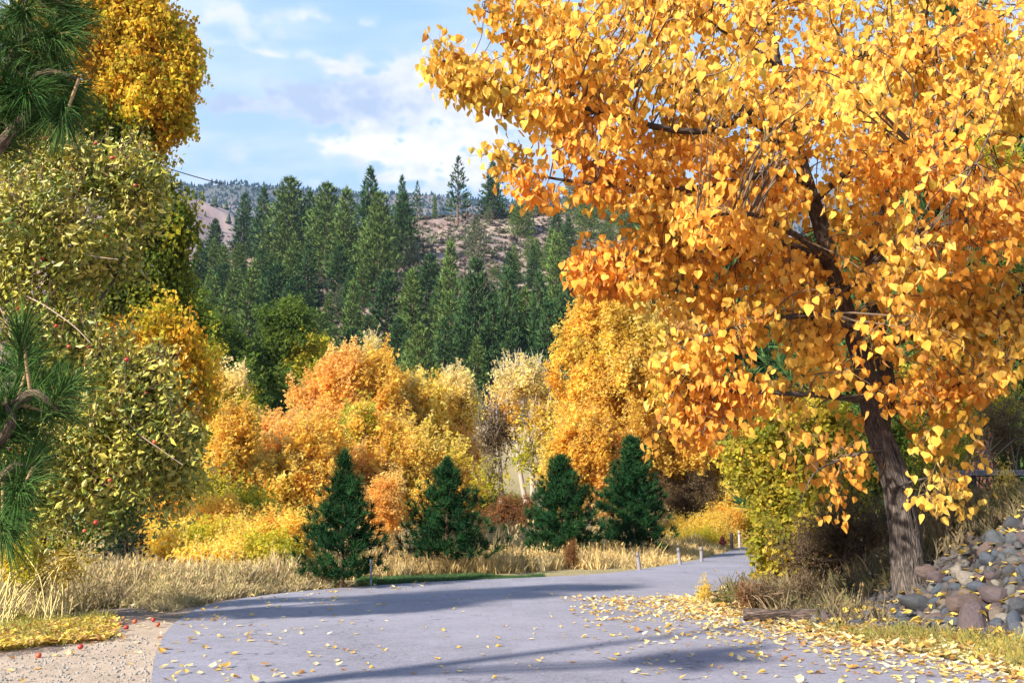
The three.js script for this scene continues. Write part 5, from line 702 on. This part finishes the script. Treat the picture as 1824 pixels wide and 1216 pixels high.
{ // fire hydrant
  const p = gnd(1288, 978); p.y = H(p.x, p.z); const h = at(1288, 953, -p.z).y - p.y, t = thing('fire_hydrant', 'red fire hydrant in the dry grass beside the road bend', 'hydrant', p), red = std({ color: C(0.34, 0.035, 0.03), roughness: 0.55 });
  const L = (pts, seg = 16) => new THREE.LatheGeometry(pts.map(([x, y]) => new THREE.Vector2(x * h, y * h)), seg);
  part('barrel', L([[0.2, 0], [0.2, 0.06], [0.15, 0.07], [0.14, 0.62], [0.18, 0.64], [0.18, 0.7], [0.15, 0.71]]), red, t); part('bonnet', L([[0.16, 0.71], [0.15, 0.8], [0.1, 0.89], [0.04, 0.92], [0.04, 1.0], [0.001, 1.0]]), red, t);
  for (const s of [-1, 1]) { const g = L([[0.09, 0.1], [0.09, 0.2], [0.1, 0.2], [0.1, 0.26], [0.03, 0.27], [0.03, 0.31], [0.001, 0.31]], 12); g.rotateZ((-s * Math.PI) / 2); g.translate(0, 0.5 * h, 0); part('nozzle', g, red, t); }
  const g = L([[0.11, 0.1], [0.11, 0.2], [0.12, 0.2], [0.12, 0.27], [0.03, 0.28], [0.001, 0.28]], 12); g.rotateX(Math.PI / 2); g.translate(0, 0.42 * h, 0); part('pumper_nozzle', g, red, t);
}
{ // T shaped marker beside the bush
  const a = at(1372, 897, 20), t = thing('marker_post', 'slim grey post with a short crossbar on top, beside the yellow green bush', 'post', V(a.x, H(a.x, a.z), a.z)), h = a.y - t.position.y, g = std({ color: C(0.32, 0.32, 0.38) });
  part('pole', new THREE.CylinderGeometry(0.016, 0.018, h, 10).translate(0, h / 2, 0), g, t); part('crossbar', new RoundedBoxGeometry(0.34, 0.06, 0.1, 2, 0.012).translate(0.02, h + 0.028, 0), g, t);
}
{ // weathered plank bench on the right bank
  const a = at(1712, 843, 15.5), b = at(1860, 846, 15.5), y0 = H(a.x + 0.6, a.z), t = thing('plank_bench', 'weathered grey plank on dark supports behind the yellow willow stems', 'bench', V((a.x + b.x) / 2, y0, a.z)), L = b.x - a.x, h = a.y - y0, w = std({ color: C(0.42, 0.42, 0.48), map: barkMap, bumpMap: barkMap, bumpScale: 0.004 }), dk = std({ color: C(0.05, 0.045, 0.05) });
  part('seat', new RoundedBoxGeometry(L, 0.09, 0.42, 2, 0.015).translate(0, h, 0), w, t); for (const s of [-1, 0.2, 1]) part('leg', new RoundedBoxGeometry(0.16, h - 0.047, 0.34, 2, 0.01).translate((s * L) / 2.3, (h - 0.047) / 2, 0), dk, t);
}
{ // small shed with a blue roof, mostly hidden by leaves
  const c = at(315, 858, 40), y0 = H(c.x, c.z), t = thing('shed', 'small shed with blue roof, half hidden behind the yellow green leaves at left', 'shed', V(c.x, y0, c.z)), h = c.y - y0 - 0.1, wall = std({ color: C(0.42, 0.4, 0.44) }), blue = std({ color: C(0.02, 0.07, 0.17), roughness: 0.5 });
  part('wall', new RoundedBoxGeometry(1.7, h, 1.6, 2, 0.02).translate(0, h / 2, 0), wall, t);
  const s = new THREE.Shape([new THREE.Vector2(-1.0, 0), new THREE.Vector2(1.0, 0), new THREE.Vector2(0.98, 0.1), new THREE.Vector2(0, 0.24), new THREE.Vector2(-0.98, 0.1)]); part('roof', new THREE.ExtrudeGeometry(s, { depth: 1.9, bevelEnabled: true, bevelSize: 0.01, bevelThickness: 0.01 }).rotateY(Math.PI / 2).translate(-0.95, h, 0).rotateY(0), blue, t);
  const d = part('door', new RoundedBoxGeometry(0.7, h * 0.8, 0.05, 2, 0.01).translate(0.2, h * 0.42, 0.81), std({ color: C(0.3, 0.29, 0.33) }), t); part('handle', new THREE.SphereGeometry(0.03, 10, 8).translate(-0.06, h * 0.42, 0.86), std({ color: C(0.5, 0.5, 0.5), metalness: 0.8, roughness: 0.4 }), d);
}
{ // overhead wire
  const a = at(150, 250, 60), b = at(395, 327, 170), g = new Geo(), q = []; for (let k = 0; k <= 30; k++) { const f = k / 30, p = a.clone().lerp(b, f); p.y -= f * (1 - f) * 0.8; q.push(p.sub(a)); }
  g.tube(q, q.map((_, i) => lerp(0.035, 0.09, i / 30)), 6, [0.06, 0.06, 0.08]); const m = part('power_line', g.build(), twigMat); m.position.copy(a); tag(m, 'thin overhead wire sloping down across the sky to the left hill', 'wire');
}
// pebbles on the gravel shoulder
{ const r = rng(930), items = [], g = new THREE.IcosahedronGeometry(1, 1); for (let k = 0; k < 700; k++) { const px = r() * 275, py = 1135 + r() * 90, p = gnd(px, py); if (inside(roadPoly, p.x, -p.z)) continue; const s = 0.005 + r() * r() * 0.013, v = 0.17 + r() * 0.2; items.push([p.x, 0.012, p.z, r() * 6, r() * 6, r() * 6, [s * 1.3, s * 0.8, s], [v, v * 0.93, v * 0.86]]); } tag(instanced('pebbles', g, std({ color: C(1, 1, 1) }), items, null), 'small pale pebbles strewn on the gravel shoulder'); }

scene.traverse((o) => { if (o.isMesh) { o.castShadow = true; o.receiveShadow = true; } });
renderer.render(scene, camera);
